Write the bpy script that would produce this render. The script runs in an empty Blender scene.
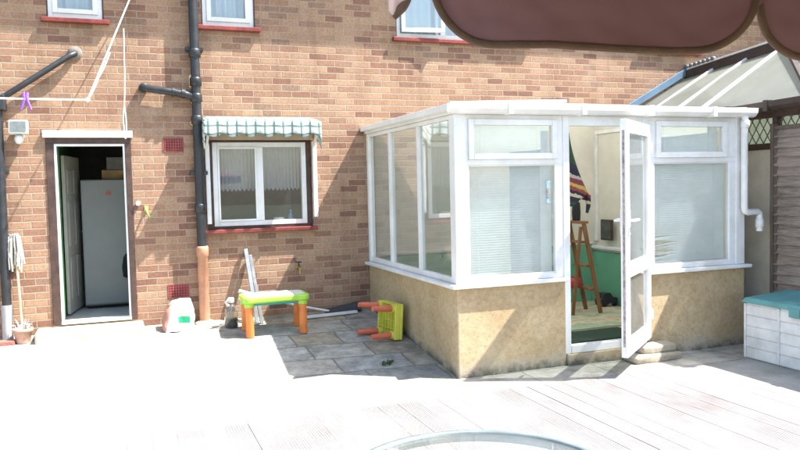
import bpy, math, random
from mathutils import Vector, Matrix, noise
random.seed(7)
S = bpy.context.scene
COL = S.collection
R = math.radians

# ------------------------------------------------------------------ materials
def new_mat(name):
    m = bpy.data.materials.new(name); m.use_nodes = True
    nt = m.node_tree
    return m, nt, nt.nodes['Principled BSDF']

def N(nt, t, **kw):
    n = nt.nodes.new(t)
    for k, v in kw.items():
        if k in n.inputs: n.inputs[k].default_value = v
        else: setattr(n, k, v)
    return n

def M_(nt, op, a, b=None, c=None):
    n = nt.nodes.new('ShaderNodeMath'); n.operation = op
    for i, x in enumerate((a, b, c)):
        if x is None: continue
        if isinstance(x, (int, float)): n.inputs[i].default_value = x
        else: nt.links.new(x, n.inputs[i])
    return n.outputs[0]

def ramp(nt, src, stops, mode='LINEAR'):
    n = nt.nodes.new('ShaderNodeValToRGB'); n.color_ramp.interpolation = mode
    e = n.color_ramp.elements
    while len(e) < len(stops): e.new(0.5)
    for i, (p, c) in enumerate(stops):
        e[i].position = p; e[i].color = (*c, 1) if len(c) == 3 else c
    nt.links.new(src, n.inputs[0]); return n.outputs[0]

def mixc(nt, fac, a, b, mode='MIX'):
    n = nt.nodes.new('ShaderNodeMix'); n.data_type = 'RGBA'; n.blend_type = mode
    for sock, x in ((n.inputs[0], fac), (n.inputs[6], a), (n.inputs[7], b)):
        if isinstance(x, (int, float)): sock.default_value = x
        elif isinstance(x, tuple): sock.default_value = (*x, 1)
        else: nt.links.new(x, sock)
    return n.outputs[2]

def bump(nt, b, h, strength=0.3, dist=0.01):
    n = N(nt, 'ShaderNodeBump', Strength=strength, Distance=dist)
    nt.links.new(h, n.inputs['Height']); nt.links.new(n.outputs[0], b.inputs['Normal'])

def surf(name, col, rough=0.6, var=0.15, scale=6.0, bmp=0.15, bscale=60.0, metal=0.0, col2=None, spec=0.5):
    """plain painted / plastic / cloth surface with faint wear"""
    m, nt, b = new_mat(name)
    tc = N(nt, 'ShaderNodeTexCoord')
    n1 = N(nt, 'ShaderNodeTexNoise', Scale=scale, Detail=6.0, Roughness=0.65)
    nt.links.new(tc.outputs['Object'], n1.inputs['Vector'])
    c2 = col2 or tuple(max(0, c * (1 - 2.2 * var)) for c in col)
    f = ramp(nt, n1.outputs[0], [(0.36, (0, 0, 0)), (0.66, (1, 1, 1))])
    c = mixc(nt, f, c2, col)
    nt.links.new(c, b.inputs['Base Color'])
    r = M_(nt, 'MULTIPLY_ADD', n1.outputs[0], 0.25, rough - 0.12)
    nt.links.new(r, b.inputs['Roughness'])
    b.inputs['Metallic'].default_value = metal
    b.inputs['Specular IOR Level'].default_value = spec
    if bmp:
        n2 = N(nt, 'ShaderNodeTexNoise', Scale=bscale, Detail=4.0)
        nt.links.new(tc.outputs['Object'], n2.inputs['Vector'])
        bump(nt, b, n2.outputs[0], bmp, 0.006)
    return m

def brick_mat(name):
    m, nt, b = new_mat(name)
    tc = N(nt, 'ShaderNodeTexCoord'); sp = N(nt, 'ShaderNodeSeparateXYZ')
    nz = N(nt, 'ShaderNodeTexNoise', Scale=9.0, Detail=4.0)
    nt.links.new(tc.outputs['Object'], nz.inputs['Vector'])
    nt.links.new(tc.outputs['Object'], sp.inputs[0])
    wob = M_(nt, 'MULTIPLY_ADD', nz.outputs[0], 0.010, -0.005)
    x = M_(nt, 'ADD', M_(nt, 'ADD', sp.outputs[0], M_(nt, 'MULTIPLY', sp.outputs[1], 1.0)), wob)
    z = M_(nt, 'ADD', sp.outputs[2], wob)
    zr = M_(nt, 'DIVIDE', z, 0.0765)
    row = M_(nt, 'FLOOR', zr)
    # per-row shift: stretcher bond with a little drift
    par = M_(nt, 'MULTIPLY', M_(nt, 'FLOORED_MODULO', row, 2.0), 0.5)
    wn0 = N(nt, 'ShaderNodeTexWhiteNoise', noise_dimensions='1D'); nt.links.new(row, wn0.inputs['W'])
    off = M_(nt, 'MULTIPLY_ADD', wn0.outputs[0], 0.16, par)
    xc = M_(nt, 'ADD', M_(nt, 'DIVIDE', x, 0.228), off)
    col = M_(nt, 'FLOOR', xc)
    fx = M_(nt, 'SUBTRACT', xc, col); fz = M_(nt, 'SUBTRACT', zr, row)
    # distance to joint in metres
    dx = M_(nt, 'MULTIPLY', M_(nt, 'MINIMUM', fx, M_(nt, 'SUBTRACT', 1.0, fx)), 0.228)
    dz = M_(nt, 'MULTIPLY', M_(nt, 'MINIMUM', fz, M_(nt, 'SUBTRACT', 1.0, fz)), 0.0765)
    d = M_(nt, 'MINIMUM', dx, dz)
    mr = N(nt, 'ShaderNodeMapRange', interpolation_type='SMOOTHSTEP'); nt.links.new(d, mr.inputs[0])
    mr.inputs[1].default_value = 0.0030; mr.inputs[2].default_value = 0.0082
    face = mr.outputs[0]
    cv = N(nt, 'ShaderNodeCombineXYZ'); nt.links.new(row, cv.inputs[0]); nt.links.new(col, cv.inputs[1])
    wn = N(nt, 'ShaderNodeTexWhiteNoise', noise_dimensions='2D'); nt.links.new(cv.outputs[0], wn.inputs['Vector'])
    # large drifts of tone over the wall (clay batches, weathering)
    nl = N(nt, 'ShaderNodeTexNoise', Scale=0.55, Detail=3.0); nt.links.new(tc.outputs['Object'], nl.inputs['Vector'])
    pick = M_(nt, 'ADD', wn.outputs[0], M_(nt, 'MULTIPLY_ADD', nl.outputs[0], 0.5, -0.25))
    bc = ramp(nt, pick, [(0.0, (0.205, 0.112, 0.080)), (0.10, (0.245, 0.138, 0.095)), (0.24, (0.30, 0.180, 0.118)), (0.42, (0.335, 0.216, 0.142)), (0.66, (0.37, 0.248, 0.165)), (0.86, (0.305, 0.184, 0.124)), (1.0, (0.25, 0.162, 0.117))])
    ns = N(nt, 'ShaderNodeTexNoise', Scale=38.0, Detail=8.0, Roughness=0.7); nt.links.new(tc.outputs['Object'], ns.inputs['Vector'])
    sp_ = ramp(nt, ns.outputs[0], [(0.3, (0.66, 0.64, 0.62)), (0.7, (1.18, 1.16, 1.14))])
    bc = mixc(nt, 1.0, bc, sp_, 'MULTIPLY')
    mort = mixc(nt, ns.outputs[0], (0.25, 0.19, 0.145), (0.38, 0.30, 0.235))
    c = mixc(nt, face, mort, bc)
    # grime: pale efflorescence and soot in patches of their own
    ng = N(nt, 'ShaderNodeTexNoise', Scale=1.7, Detail=7.0, Roughness=0.7); nt.links.new(tc.outputs['Object'], ng.inputs['Vector'])
    eff = ramp(nt, ng.outputs[0], [(0.56, (0, 0, 0)), (0.78, (0.40, 0.40, 0.40))])
    c = mixc(nt, eff, c, (0.38, 0.31, 0.245))
    # long vertical runs of rain staining
    mpv = N(nt, 'ShaderNodeMapping'); mpv.inputs['Scale'].default_value = (2.2, 2.2, 0.28); nt.links.new(tc.outputs['Object'], mpv.inputs['Vector'])
    nv = N(nt, 'ShaderNodeTexNoise', Scale=1.6, Detail=7.0, Roughness=0.68); nt.links.new(mpv.outputs[0], nv.inputs['Vector'])
    c = mixc(nt, 1.0, c, ramp(nt, nv.outputs[0], [(0.34, (0.83, 0.82, 0.81)), (0.5, (1.02, 1.02, 1.02)), (0.72, (1.10, 1.09, 1.08))]), 'MULTIPLY')
    nt.links.new(c, b.inputs['Base Color'])
    b.inputs['Roughness'].default_value = 0.9; b.inputs['Specular IOR Level'].default_value = 0.2
    h = M_(nt, 'ADD', M_(nt, 'MULTIPLY', face, 0.5), M_(nt, 'MULTIPLY', ns.outputs[0], 0.22))
    bump(nt, b, h, 0.6, 0.010)
    return m

def slab_mat(name):
    """riven stone slabs of mixed sizes laid in rows"""
    m, nt, b = new_mat(name)
    tc = N(nt, 'ShaderNodeTexCoord'); sp = N(nt, 'ShaderNodeSeparateXYZ')
    nz = N(nt, 'ShaderNodeTexNoise', Scale=3.0, Detail=4.0); nt.links.new(tc.outputs['Object'], nz.inputs['Vector'])
    nt.links.new(tc.outputs['Object'], sp.inputs[0])
    wob = M_(nt, 'MULTIPLY_ADD', nz.outputs[0], 0.08, -0.04)
    x = M_(nt, 'ADD', sp.outputs[0], wob); y = M_(nt, 'SUBTRACT', M_(nt, 'MULTIPLY_ADD', sp.outputs[0], 0.05, sp.outputs[1]), wob)
    RH = 0.43
    yr = M_(nt, 'DIVIDE', y, RH); row = M_(nt, 'FLOOR', yr)
    w0 = N(nt, 'ShaderNodeTexWhiteNoise', noise_dimensions='1D'); nt.links.new(row, w0.inputs['W'])
    wid = M_(nt, 'MULTIPLY_ADD', w0.outputs[0], 0.40, 0.50)
    w1 = N(nt, 'ShaderNodeTexWhiteNoise', noise_dimensions='1D'); nt.links.new(M_(nt, 'ADD', row, 31.7), w1.inputs['W'])
    xc = M_(nt, 'ADD', M_(nt, 'DIVIDE', x, wid), w1.outputs[0])
    col = M_(nt, 'FLOOR', xc)
    fx = M_(nt, 'SUBTRACT', xc, col); fy = M_(nt, 'SUBTRACT', yr, row)
    dx = M_(nt, 'MULTIPLY', M_(nt, 'MINIMUM', fx, M_(nt, 'SUBTRACT', 1.0, fx)), wid)
    dy = M_(nt, 'MULTIPLY', M_(nt, 'MINIMUM', fy, M_(nt, 'SUBTRACT', 1.0, fy)), RH)
    d = M_(nt, 'MINIMUM', dx, dy)
    nf = N(nt, 'ShaderNodeTexNoise', Scale=30.0, Detail=6.0, Roughness=0.7); nt.links.new(tc.outputs['Object'], nf.inputs['Vector'])
    d = M_(nt, 'ADD', d, M_(nt, 'MULTIPLY_ADD', nf.outputs[0], 0.012, -0.006))
    mr = N(nt, 'ShaderNodeMapRange', interpolation_type='SMOOTHSTEP'); nt.links.new(d, mr.inputs[0])
    mr.inputs[1].default_value = 0.006; mr.inputs[2].default_value = 0.015
    face = mr.outputs[0]
    cv = N(nt, 'ShaderNodeCombineXYZ'); nt.links.new(row, cv.inputs[0]); nt.links.new(col, cv.inputs[1])
    wn = N(nt, 'ShaderNodeTexWhiteNoise', noise_dimensions='2D'); nt.links.new(cv.outputs[0], wn.inputs['Vector'])
    sc = ramp(nt, wn.outputs[0], [(0.0, (0.22, 0.225, 0.21)), (0.25, (0.36, 0.36, 0.33)), (0.5, (0.33, 0.28, 0.20)), (0.75, (0.43, 0.42, 0.38)), (1.0, (0.27, 0.265, 0.22))])
    nb = N(nt, 'ShaderNodeTexNoise', Scale=7.0, Detail=8.0, Roughness=0.7); nt.links.new(tc.outputs['Object'], nb.inputs['Vector'])
    sc = mixc(nt, 1.0, sc, ramp(nt, nb.outputs[0], [(0.3, (0.5, 0.5, 0.48)), (0.7, (1.3, 1.3, 1.3))]), 'MULTIPLY')
    c = mixc(nt, face, (0.17, 0.165, 0.13), sc)
    # paler to the left and front: brightness of sunlit paving put into the colour
    far = N(nt, 'ShaderNodeMapRange'); nt.links.new(sp.outputs[0], far.inputs[0])
    far.inputs[1].default_value = -1.3; far.inputs[2].default_value = -2.0
    far2 = N(nt, 'ShaderNodeMapRange'); nt.links.new(sp.outputs[1], far2.inputs[0])
    far2.inputs[1].default_value = -2.35; far2.inputs[2].default_value = -2.9
    pale = M_(nt, 'MINIMUM', M_(nt, 'ADD', M_(nt, 'ADD', far.outputs[0], far2.outputs[0]), 0.12), 0.9)
    c = mixc(nt, M_(nt, 'MULTIPLY', pale, M_(nt, 'MULTIPLY_ADD', nb.outputs[0], 0.5, 0.3)), c, (0.40, 0.38, 0.335))
    ngr = N(nt, 'ShaderNodeTexNoise', Scale=2.2, Detail=9.0, Roughness=0.75); nt.links.new(tc.outputs['Object'], ngr.inputs['Vector'])
    c = mixc(nt, ramp(nt, ngr.outputs[0], [(0.50, (0, 0, 0)), (0.66, (0.75, 0.75, 0.75))]), c, (0.13, 0.13, 0.105))
    nt.links.new(c, b.inputs['Base Color'])
    b.inputs['Roughness'].default_value = 0.85; b.inputs['Specular IOR Level'].default_value = 0.3
    h = M_(nt, 'ADD', M_(nt, 'MULTIPLY', face, 0.6), M_(nt, 'MULTIPLY', nb.outputs[0], 0.5))
    bump(nt, b, h, 0.6, 0.012)
    return m

def concrete_mat(name, base=(0.34, 0.33, 0.30), dark=(0.20, 0.20, 0.18)):
    m, nt, b = new_mat(name)
    tc = N(nt, 'ShaderNodeTexCoord')
    n1 = N(nt, 'ShaderNodeTexNoise', Scale=1.6, Detail=8.0, Roughness=0.7); nt.links.new(tc.outputs['Object'], n1.inputs['Vector'])
    n2 = N(nt, 'ShaderNodeTexNoise', Scale=70.0, Detail=5.0); nt.links.new(tc.outputs['Object'], n2.inputs['Vector'])
    f = ramp(nt, n1.outputs[0], [(0.35, (0, 0, 0)), (0.62, (1, 1, 1))])
    c = mixc(nt, f, dark, base)
    c = mixc(nt, 1.0, c, ramp(nt, n2.outputs[0], [(0.3, (0.8, 0.8, 0.8)), (0.7, (1.1, 1.1, 1.1))]), 'MULTIPLY')
    nt.links.new(c, b.inputs['Base Color']); b.inputs['Roughness'].default_value = 0.9
    bump(nt, b, n2.outputs[0], 0.35, 0.006)
    return m

def render_mat(name):
    """sand-cement render on the dwarf wall, damp and lichen stains low down"""
    m, nt, b = new_mat(name)
    tc = N(nt, 'ShaderNodeTexCoord'); sp = N(nt, 'ShaderNodeSeparateXYZ'); nt.links.new(tc.outputs['Object'], sp.inputs[0])
    n1 = N(nt, 'ShaderNodeTexNoise', Scale=2.6, Detail=9.0, Roughness=0.72); nt.links.new(tc.outputs['Object'], n1.inputs['Vector'])
    n2 = N(nt, 'ShaderNodeTexNoise', Scale=90.0, Detail=4.0); nt.links.new(tc.outputs['Object'], n2.inputs['Vector'])
    c = ramp(nt, n1.outputs[0], [(0.28, (0.36, 0.262, 0.148)), (0.48, (0.44, 0.338, 0.202)), (0.70, (0.50, 0.405, 0.262))])
    ng = N(nt, 'ShaderNodeTexNoise', Scale=26.0, Detail=9.0, Roughness=0.8); nt.links.new(tc.outputs['Object'], ng.inputs['Vector'])
    c = mixc(nt, 1.0, c, ramp(nt, ng.outputs[0], [(0.32, (0.70, 0.69, 0.67)), (0.5, (1, 1, 1)), (0.7, (1.16, 1.15, 1.13))]), 'MULTIPLY')
    vc = N(nt, 'ShaderNodeTexVoronoi', feature='DISTANCE_TO_EDGE', Scale=1.5); mpc = N(nt, 'ShaderNodeMapping')
    wv = N(nt, 'ShaderNodeTexNoise', Scale=5.0, Detail=6.0); nt.links.new(tc.outputs['Object'], wv.inputs['Vector'])
    nt.links.new(mixc(nt, 0.16, tc.outputs['Object'], wv.outputs['Color']), vc.inputs['Vector'])
    crack = ramp(nt, vc.outputs['Distance'], [(0.0, (0.5, 0.5, 0.5)), (0.006, (0, 0, 0))])
    c = mixc(nt, M_(nt, 'MULTIPLY', crack, ramp(nt, n1.outputs[0], [(0.45, (0, 0, 0)), (0.6, (1, 1, 1))])), c, (0.12, 0.09, 0.06))
    gz = N(nt, 'ShaderNodeMapRange'); nt.links.new(M_(nt, 'MULTIPLY_ADD', sp.outputs[1], -0.06, sp.outputs[2]), gz.inputs[0])
    gz.inputs[1].default_value = 0.42; gz.inputs[2].default_value = 0.02
    st = M_(nt, 'MULTIPLY', gz.outputs[0], n1.outputs[0])
    wash = ramp(nt, st, [(0.10, (0, 0, 0)), (0.30, (0.8, 0.8, 0.8))])
    c = mixc(nt, wash, c, (0.40, 0.36, 0.29))
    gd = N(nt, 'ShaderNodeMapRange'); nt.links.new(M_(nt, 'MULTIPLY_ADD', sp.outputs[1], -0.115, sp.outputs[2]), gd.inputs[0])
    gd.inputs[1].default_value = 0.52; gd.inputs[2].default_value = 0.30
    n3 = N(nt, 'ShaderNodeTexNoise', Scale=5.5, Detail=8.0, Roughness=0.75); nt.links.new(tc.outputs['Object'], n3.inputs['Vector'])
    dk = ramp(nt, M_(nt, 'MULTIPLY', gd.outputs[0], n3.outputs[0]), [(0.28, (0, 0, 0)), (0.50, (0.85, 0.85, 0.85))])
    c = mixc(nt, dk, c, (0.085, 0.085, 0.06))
    nt.links.new(c, b.inputs['Base Color']); b.inputs['Roughness'].default_value = 0.92
    b.inputs['Specular IOR Level'].default_value = 0.2
    h = M_(nt, 'ADD', n2.outputs[0], M_(nt, 'MULTIPLY', n1.outputs[0], 1.5))
    bump(nt, b, h, 0.35, 0.010)
    return m

def glass_mat(name, tint=(0.93, 0.96, 0.96), base=0.07, gain=1.0, power=4.0, dust=0.03):
    m, nt, b = new_mat(name); nt.nodes.remove(b)
    out = nt.nodes['Material Output']
    lw = N(nt, 'ShaderNodeLayerWeight', Blend=0.5)
    f = M_(nt, 'MULTIPLY_ADD', M_(nt, 'POWER', lw.outputs['Facing'], power), gain, base)
    f = M_(nt, 'MINIMUM', f, 1.0)
    tr = N(nt, 'ShaderNodeBsdfTransparent', Color=(*tint, 1)); gl = N(nt, 'ShaderNodeBsdfGlossy', Roughness=0.015)
    nz = N(nt, 'ShaderNodeTexNoise', Scale=1.3, Detail=2.0); tc = N(nt, 'ShaderNodeTexCoord')
    nt.links.new(tc.outputs['Object'], nz.inputs['Vector'])
    bp = N(nt, 'ShaderNodeBump', Strength=0.05, Distance=0.02); nt.links.new(nz.outputs[0], bp.inputs['Height'])
    nt.links.new(bp.outputs[0], gl.inputs['Normal'])
    mx = N(nt, 'ShaderNodeMixShader'); nt.links.new(f, mx.inputs[0])
    nt.links.new(tr.outputs[0], mx.inputs[1]); nt.links.new(gl.outputs[0], mx.inputs[2])
    # dried rain marks and dust on the pane
    nd = N(nt, 'ShaderNodeTexNoise', Scale=4.0, Detail=8.0, Roughness=0.75); nt.links.new(tc.outputs['Object'], nd.inputs['Vector'])
    df = N(nt, 'ShaderNodeBsdfDiffuse', Color=(0.72, 0.74, 0.73, 1)); m3 = N(nt, 'ShaderNodeMixShader')
    nt.links.new(M_(nt, 'MULTIPLY', nd.outputs[0], dust * 2), m3.inputs[0])
    nt.links.new(mx.outputs[0], m3.inputs[1]); nt.links.new(df.outputs[0], m3.inputs[2])
    nt.links.new(m3.outputs[0], out.inputs['Surface'])
    return m

def sheet_mat(name, col, tcol, trans=0.5, clear=0.0):
    """thin cloth or polycarbonate that lets some light through"""
    m, nt, b = new_mat(name)
    out = nt.nodes['Material Output']
    tc = N(nt, 'ShaderNodeTexCoord')
    n1 = N(nt, 'ShaderNodeTexNoise', Scale=3.0, Detail=7.0, Roughness=0.7); nt.links.new(tc.outputs['Object'], n1.inputs['Vector'])
    c = mixc(nt, ramp(nt, n1.outputs[0], [(0.35, (0, 0, 0)), (0.65, (1, 1, 1))]), tuple(x * 0.78 for x in col), col)
    nt.links.new(c, b.inputs['Base Color']); b.inputs['Roughness'].default_value = 0.55
    tl = N(nt, 'ShaderNodeBsdfTranslucent', Color=(*tcol, 1))
    mx = N(nt, 'ShaderNodeMixShader'); mx.inputs[0].default_value = trans
    nt.links.new(b.outputs[0], mx.inputs[1]); nt.links.new(tl.outputs[0], mx.inputs[2])
    last = mx.outputs[0]
    if clear:
        tp = N(nt, 'ShaderNodeBsdfTransparent'); m2 = N(nt, 'ShaderNodeMixShader'); m2.inputs[0].default_value = clear
        nt.links.new(last, m2.inputs[1]); nt.links.new(tp.outputs[0], m2.inputs[2]); last = m2.outputs[0]
    nt.links.new(last, out.inputs['Surface'])
    return m

def wood_mat(name, c1, c2, axis='Y', scale=14.0, rough=0.8):
    m, nt, b = new_mat(name)
    tc = N(nt, 'ShaderNodeTexCoord'); mp = N(nt, 'ShaderNodeMapping')
    mp.inputs['Scale'].default_value = {'X': (0.08, 1, 1), 'Y': (1, 0.08, 1), 'Z': (1, 1, 0.08)}[axis]
    nt.links.new(tc.outputs['Object'], mp.inputs['Vector'])
    n1 = N(nt, 'ShaderNodeTexNoise', Scale=scale * 3, Detail=8.0, Roughness=0.7); nt.links.new(mp.outputs[0], n1.inputs['Vector'])
    n2 = N(nt, 'ShaderNodeTexNoise', Scale=1.8, Detail=5.0); nt.links.new(tc.outputs['Object'], n2.inputs['Vector'])
    f = M_(nt, 'ADD', M_(nt, 'MULTIPLY', n1.outputs[0], 0.7), M_(nt, 'MULTIPLY', n2.outputs[0], 0.4))
    c = ramp(nt, f, [(0.38, c1), (0.68, c2)])
    nt.links.new(c, b.inputs['Base Color']); b.inputs['Roughness'].default_value = rough
    b.inputs['Specular IOR Level'].default_value = 0.25
    bump(nt, b, n1.outputs[0], 0.3, 0.004)
    return m

def stripe_mat(name, fn):
    m, nt, b = new_mat(name)
    tc = N(nt, 'ShaderNodeTexCoord'); sp = N(nt, 'ShaderNodeSeparateXYZ'); nt.links.new(tc.outputs['Object'], sp.inputs[0])
    c = fn(nt, sp.outputs[0], sp.outputs[1], sp.outputs[2], tc.outputs['Object'])
    nt.links.new(c, b.inputs['Base Color']); b.inputs['Roughness'].default_value = 0.8
    return m, nt, b

BRICK = brick_mat('brown_brick')
SLAB = slab_mat('riven_slabs')
CONC = concrete_mat('pale_concrete')
STEPM = concrete_mat('worn_step', (0.60, 0.56, 0.42), (0.38, 0.33, 0.23))
LINT = concrete_mat('white_lintel', (0.78, 0.77, 0.74), (0.60, 0.58, 0.54))
STONE = concrete_mat('rubble_stone', (0.52, 0.46, 0.36), (0.28, 0.25, 0.19))
RENDER = render_mat('sand_render')
UPVC = surf('white_upvc', (0.80, 0.81, 0.82), 0.35, 0.05, 3.0, 0.03, 20, col2=(0.66, 0.66, 0.63))
WPAINT = surf('white_paint', (0.76, 0.76, 0.74), 0.5, 0.08, 5.0, 0.08)
BLIND = sheet_mat('blind_slat', (0.84, 0.91, 0.94), (0.82, 0.92, 0.97), 0.45)
GLASS = glass_mat('window_glass', (0.97, 0.985, 0.985), 0.13)
GLASS_O = glass_mat('door_glass', (0.78, 0.82, 0.82), 0.20, 1.0, 3.0, 0.08)
GLASS_L = glass_mat('side_glass', (0.88, 0.91, 0.91), 0.10, 1.0, 3.0, 0.055)
GLASS_D = glass_mat('dark_room_glass', (0.95, 0.96, 0.97), 0.07, 1.0, 3.5, 0.02)
POLY = sheet_mat('roof_polycarbonate', (0.66, 0.66, 0.62), (0.88, 0.89, 0.87), 0.55, 0.16)
POLY2 = sheet_mat('aged_polycarbonate', (0.33, 0.345, 0.325), (0.48, 0.50, 0.46), 0.5, 0.30)
BLACKP = surf('black_pipe', (0.028, 0.031, 0.036), 0.4, 0.2, 8.0, 0.1)
TERRA = surf('clay_pipe', (0.50, 0.25, 0.15), 0.65, 0.12, 7.0, 0.1)
POTM = surf('pot_clay', (0.55, 0.33, 0.25), 0.8, 0.15, 12.0, 0.2)
REDSILL = surf('red_tile_sill', (0.25, 0.058, 0.050), 0.55, 0.2, 9.0, 0.2, spec=0.25)
REDVENT = surf('red_clay_vent', (0.34, 0.07, 0.065), 0.7, 0.2, 9.0, 0.2)
BROWNF = surf('brown_frame', (0.085, 0.045, 0.035), 0.55, 0.25, 10.0, 0.1)
DARK = surf('dark_void', (0.02, 0.02, 0.02), 0.9, 0.1, 5, 0)
GREENW = surf('green_wall', (0.13, 0.36, 0.15), 0.7, 0.08, 4.0, 0.1)
MINT = surf('mint_wall', (0.16, 0.42, 0.27), 0.7, 0.08, 4.0, 0.1)
CREAM = surf('cream_wall', (0.68, 0.65, 0.56), 0.8, 0.06, 3.0, 0.15)
PLAST = surf('plaster', (0.60, 0.58, 0.54), 0.9, 0.08, 3.0, 0.1)
FRIDGE = surf('fridge_grey', (0.25, 0.27, 0.275), 0.4, 0.06, 2.0, 0.04)
CARD = surf('cardboard', (0.42, 0.28, 0.13), 0.85, 0.15, 8.0, 0.1)
GREYBOX = surf('grey_carton', (0.20, 0.21, 0.20), 0.85, 0.15, 8.0, 0.1)
TILE = surf('floor_tile', (0.52, 0.54, 0.54), 0.4, 0.08, 4.0, 0.05)
LAMI = surf('pale_floor', (0.50, 0.42, 0.30), 0.5, 0.1, 5.0, 0.05)
LIME = surf('lime_plastic', (0.40, 0.70, 0.08), 0.42, 0.12, 4.0, 0.03)
TEALP = surf('teal_plastic', (0.03, 0.36, 0.33), 0.4, 0.08, 4.0, 0.03)
ORANGE = surf('orange_plastic', (0.76, 0.24, 0.06), 0.48, 0.13, 4.0, 0.03)
YELLOW = surf('yellow_plastic', (0.68, 0.66, 0.09), 0.45, 0.1, 6.0, 0.03)
REDP = surf('faded_red_plastic', (0.66, 0.16, 0.085), 0.5, 0.1, 6.0, 0.03)
GREYM = surf('grey_metal', (0.34, 0.35, 0.36), 0.4, 0.1, 9.0, 0.05, metal=0.6)
BRASS = surf('brass', (0.45, 0.32, 0.12), 0.4, 0.15, 12.0, 0.05, metal=0.8)
SLATE = surf('dark_slate', (0.05, 0.052, 0.055), 0.75, 0.2, 6.0, 0.3)
BOXW = surf('box_plastic', (0.68, 0.70, 0.70), 0.5, 0.12, 4.0, 0.06)
BOXT = surf('box_lid_teal', (0.10, 0.31, 0.31), 0.5, 0.14, 4.0, 0.08)
DECKW = wood_mat('weathered_deck', (0.22, 0.20, 0.196), (0.335, 0.312, 0.308), 'Y', 20.0)
def board_tone(m):
    nt = m.node_tree; b = nt.nodes['Principled BSDF']; src = b.inputs['Base Color'].links[0].from_socket
    tc = N(nt, 'ShaderNodeTexCoord'); sp = N(nt, 'ShaderNodeSeparateXYZ'); nt.links.new(tc.outputs['Object'], sp.inputs[0])
    w = N(nt, 'ShaderNodeTexWhiteNoise', noise_dimensions='1D')
    nt.links.new(M_(nt, 'FLOOR', M_(nt, 'DIVIDE', M_(nt, 'ADD', sp.outputs[0], 5.74), 0.176)), w.inputs['W'])
    n = N(nt, 'ShaderNodeTexNoise', Scale=0.9, Detail=6.0); nt.links.new(tc.outputs['Object'], n.inputs['Vector'])
    f = M_(nt, 'ADD', M_(nt, 'MULTIPLY', w.outputs[0], 0.34), M_(nt, 'MULTIPLY_ADD', n.outputs[0], 0.55, 0.58))
    cv = N(nt, 'ShaderNodeCombineXYZ')
    for i in range(3): nt.links.new(f, cv.inputs[i])
    nt.links.new(mixc(nt, 1.0, src, cv.outputs[0], 'MULTIPLY'), b.inputs['Base Color'])
board_tone(DECKW)
FENCEW = wood_mat('brown_fence', (0.10, 0.078, 0.064), (0.34, 0.275, 0.23), 'Y', 20.0)
POSTW = wood_mat('grey_post', (0.075, 0.056, 0.046), (0.17, 0.13, 0.105), 'Z')
STOOLW = wood_mat('stained_wood', (0.16, 0.075, 0.035), (0.32, 0.16, 0.075), 'Z')
HANDLE = wood_mat('pale_wood', (0.52, 0.38, 0.22), (0.68, 0.54, 0.36), 'Z')
BROWNT = surf('brown_timber', (0.055, 0.035, 0.028), 0.6, 0.2, 8.0, 0.1)
BLUEP = surf('blue_paint', (0.13, 0.22, 0.31), 0.5, 0.1, 4.0, 0.1)
CANOPY = surf('maroon_canvas', (0.255, 0.130, 0.146), 0.7, 0.06, 2.2, 0.03, 420, spec=0.25)
PIPING = surf('brown_binding', (0.15, 0.085, 0.055), 0.8, 0.15, 20.0, 0.3, 200)
LITFLAP = sheet_mat('lit_flap', (0.74, 0.64, 0.64), (0.6, 0.48, 0.48), 0.4)  # lit copy of the canvas: sunlight on the corner flap put into its colour
ROPE = surf('white_rope', (0.78, 0.78, 0.76), 0.7, 0.05, 30.0, 0.3, 300)
PURPLE = surf('purple_plastic', (0.28, 0.12, 0.55), 0.4, 0.08, 10.0, 0)
MOPM = surf('mop_string', (0.66, 0.62, 0.55), 0.9, 0.15, 40.0, 0.4, 200)
ALU = surf('table_metal', (0.15, 0.19, 0.195), 0.5, 0.12, 9.0, 0.05, metal=0.1)
TGLASS = glass_mat('table_glass', (0.95, 0.98, 0.97), 0.04, 0.9, 4.0)
SCREEN = glass_mat('lamp_glass', (0.6, 0.63, 0.6), 0.1, 1.0, 3.0)
ROOFT = surf('roof_tile', (0.20, 0.09, 0.065), 0.85, 0.2, 10.0, 0.3)
GRASS = surf('garden_ground', (0.16, 0.17, 0.09), 0.95, 0.25, 2.0, 0.5, 30)
LEAD = surf('lead_strip', (0.12, 0.12, 0.13), 0.6, 0.1, 10.0, 0.1)
RUBBER = surf('dark_green_mat', (0.025, 0.06, 0.035), 0.9, 0.2, 30.0, 0.3)

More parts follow.
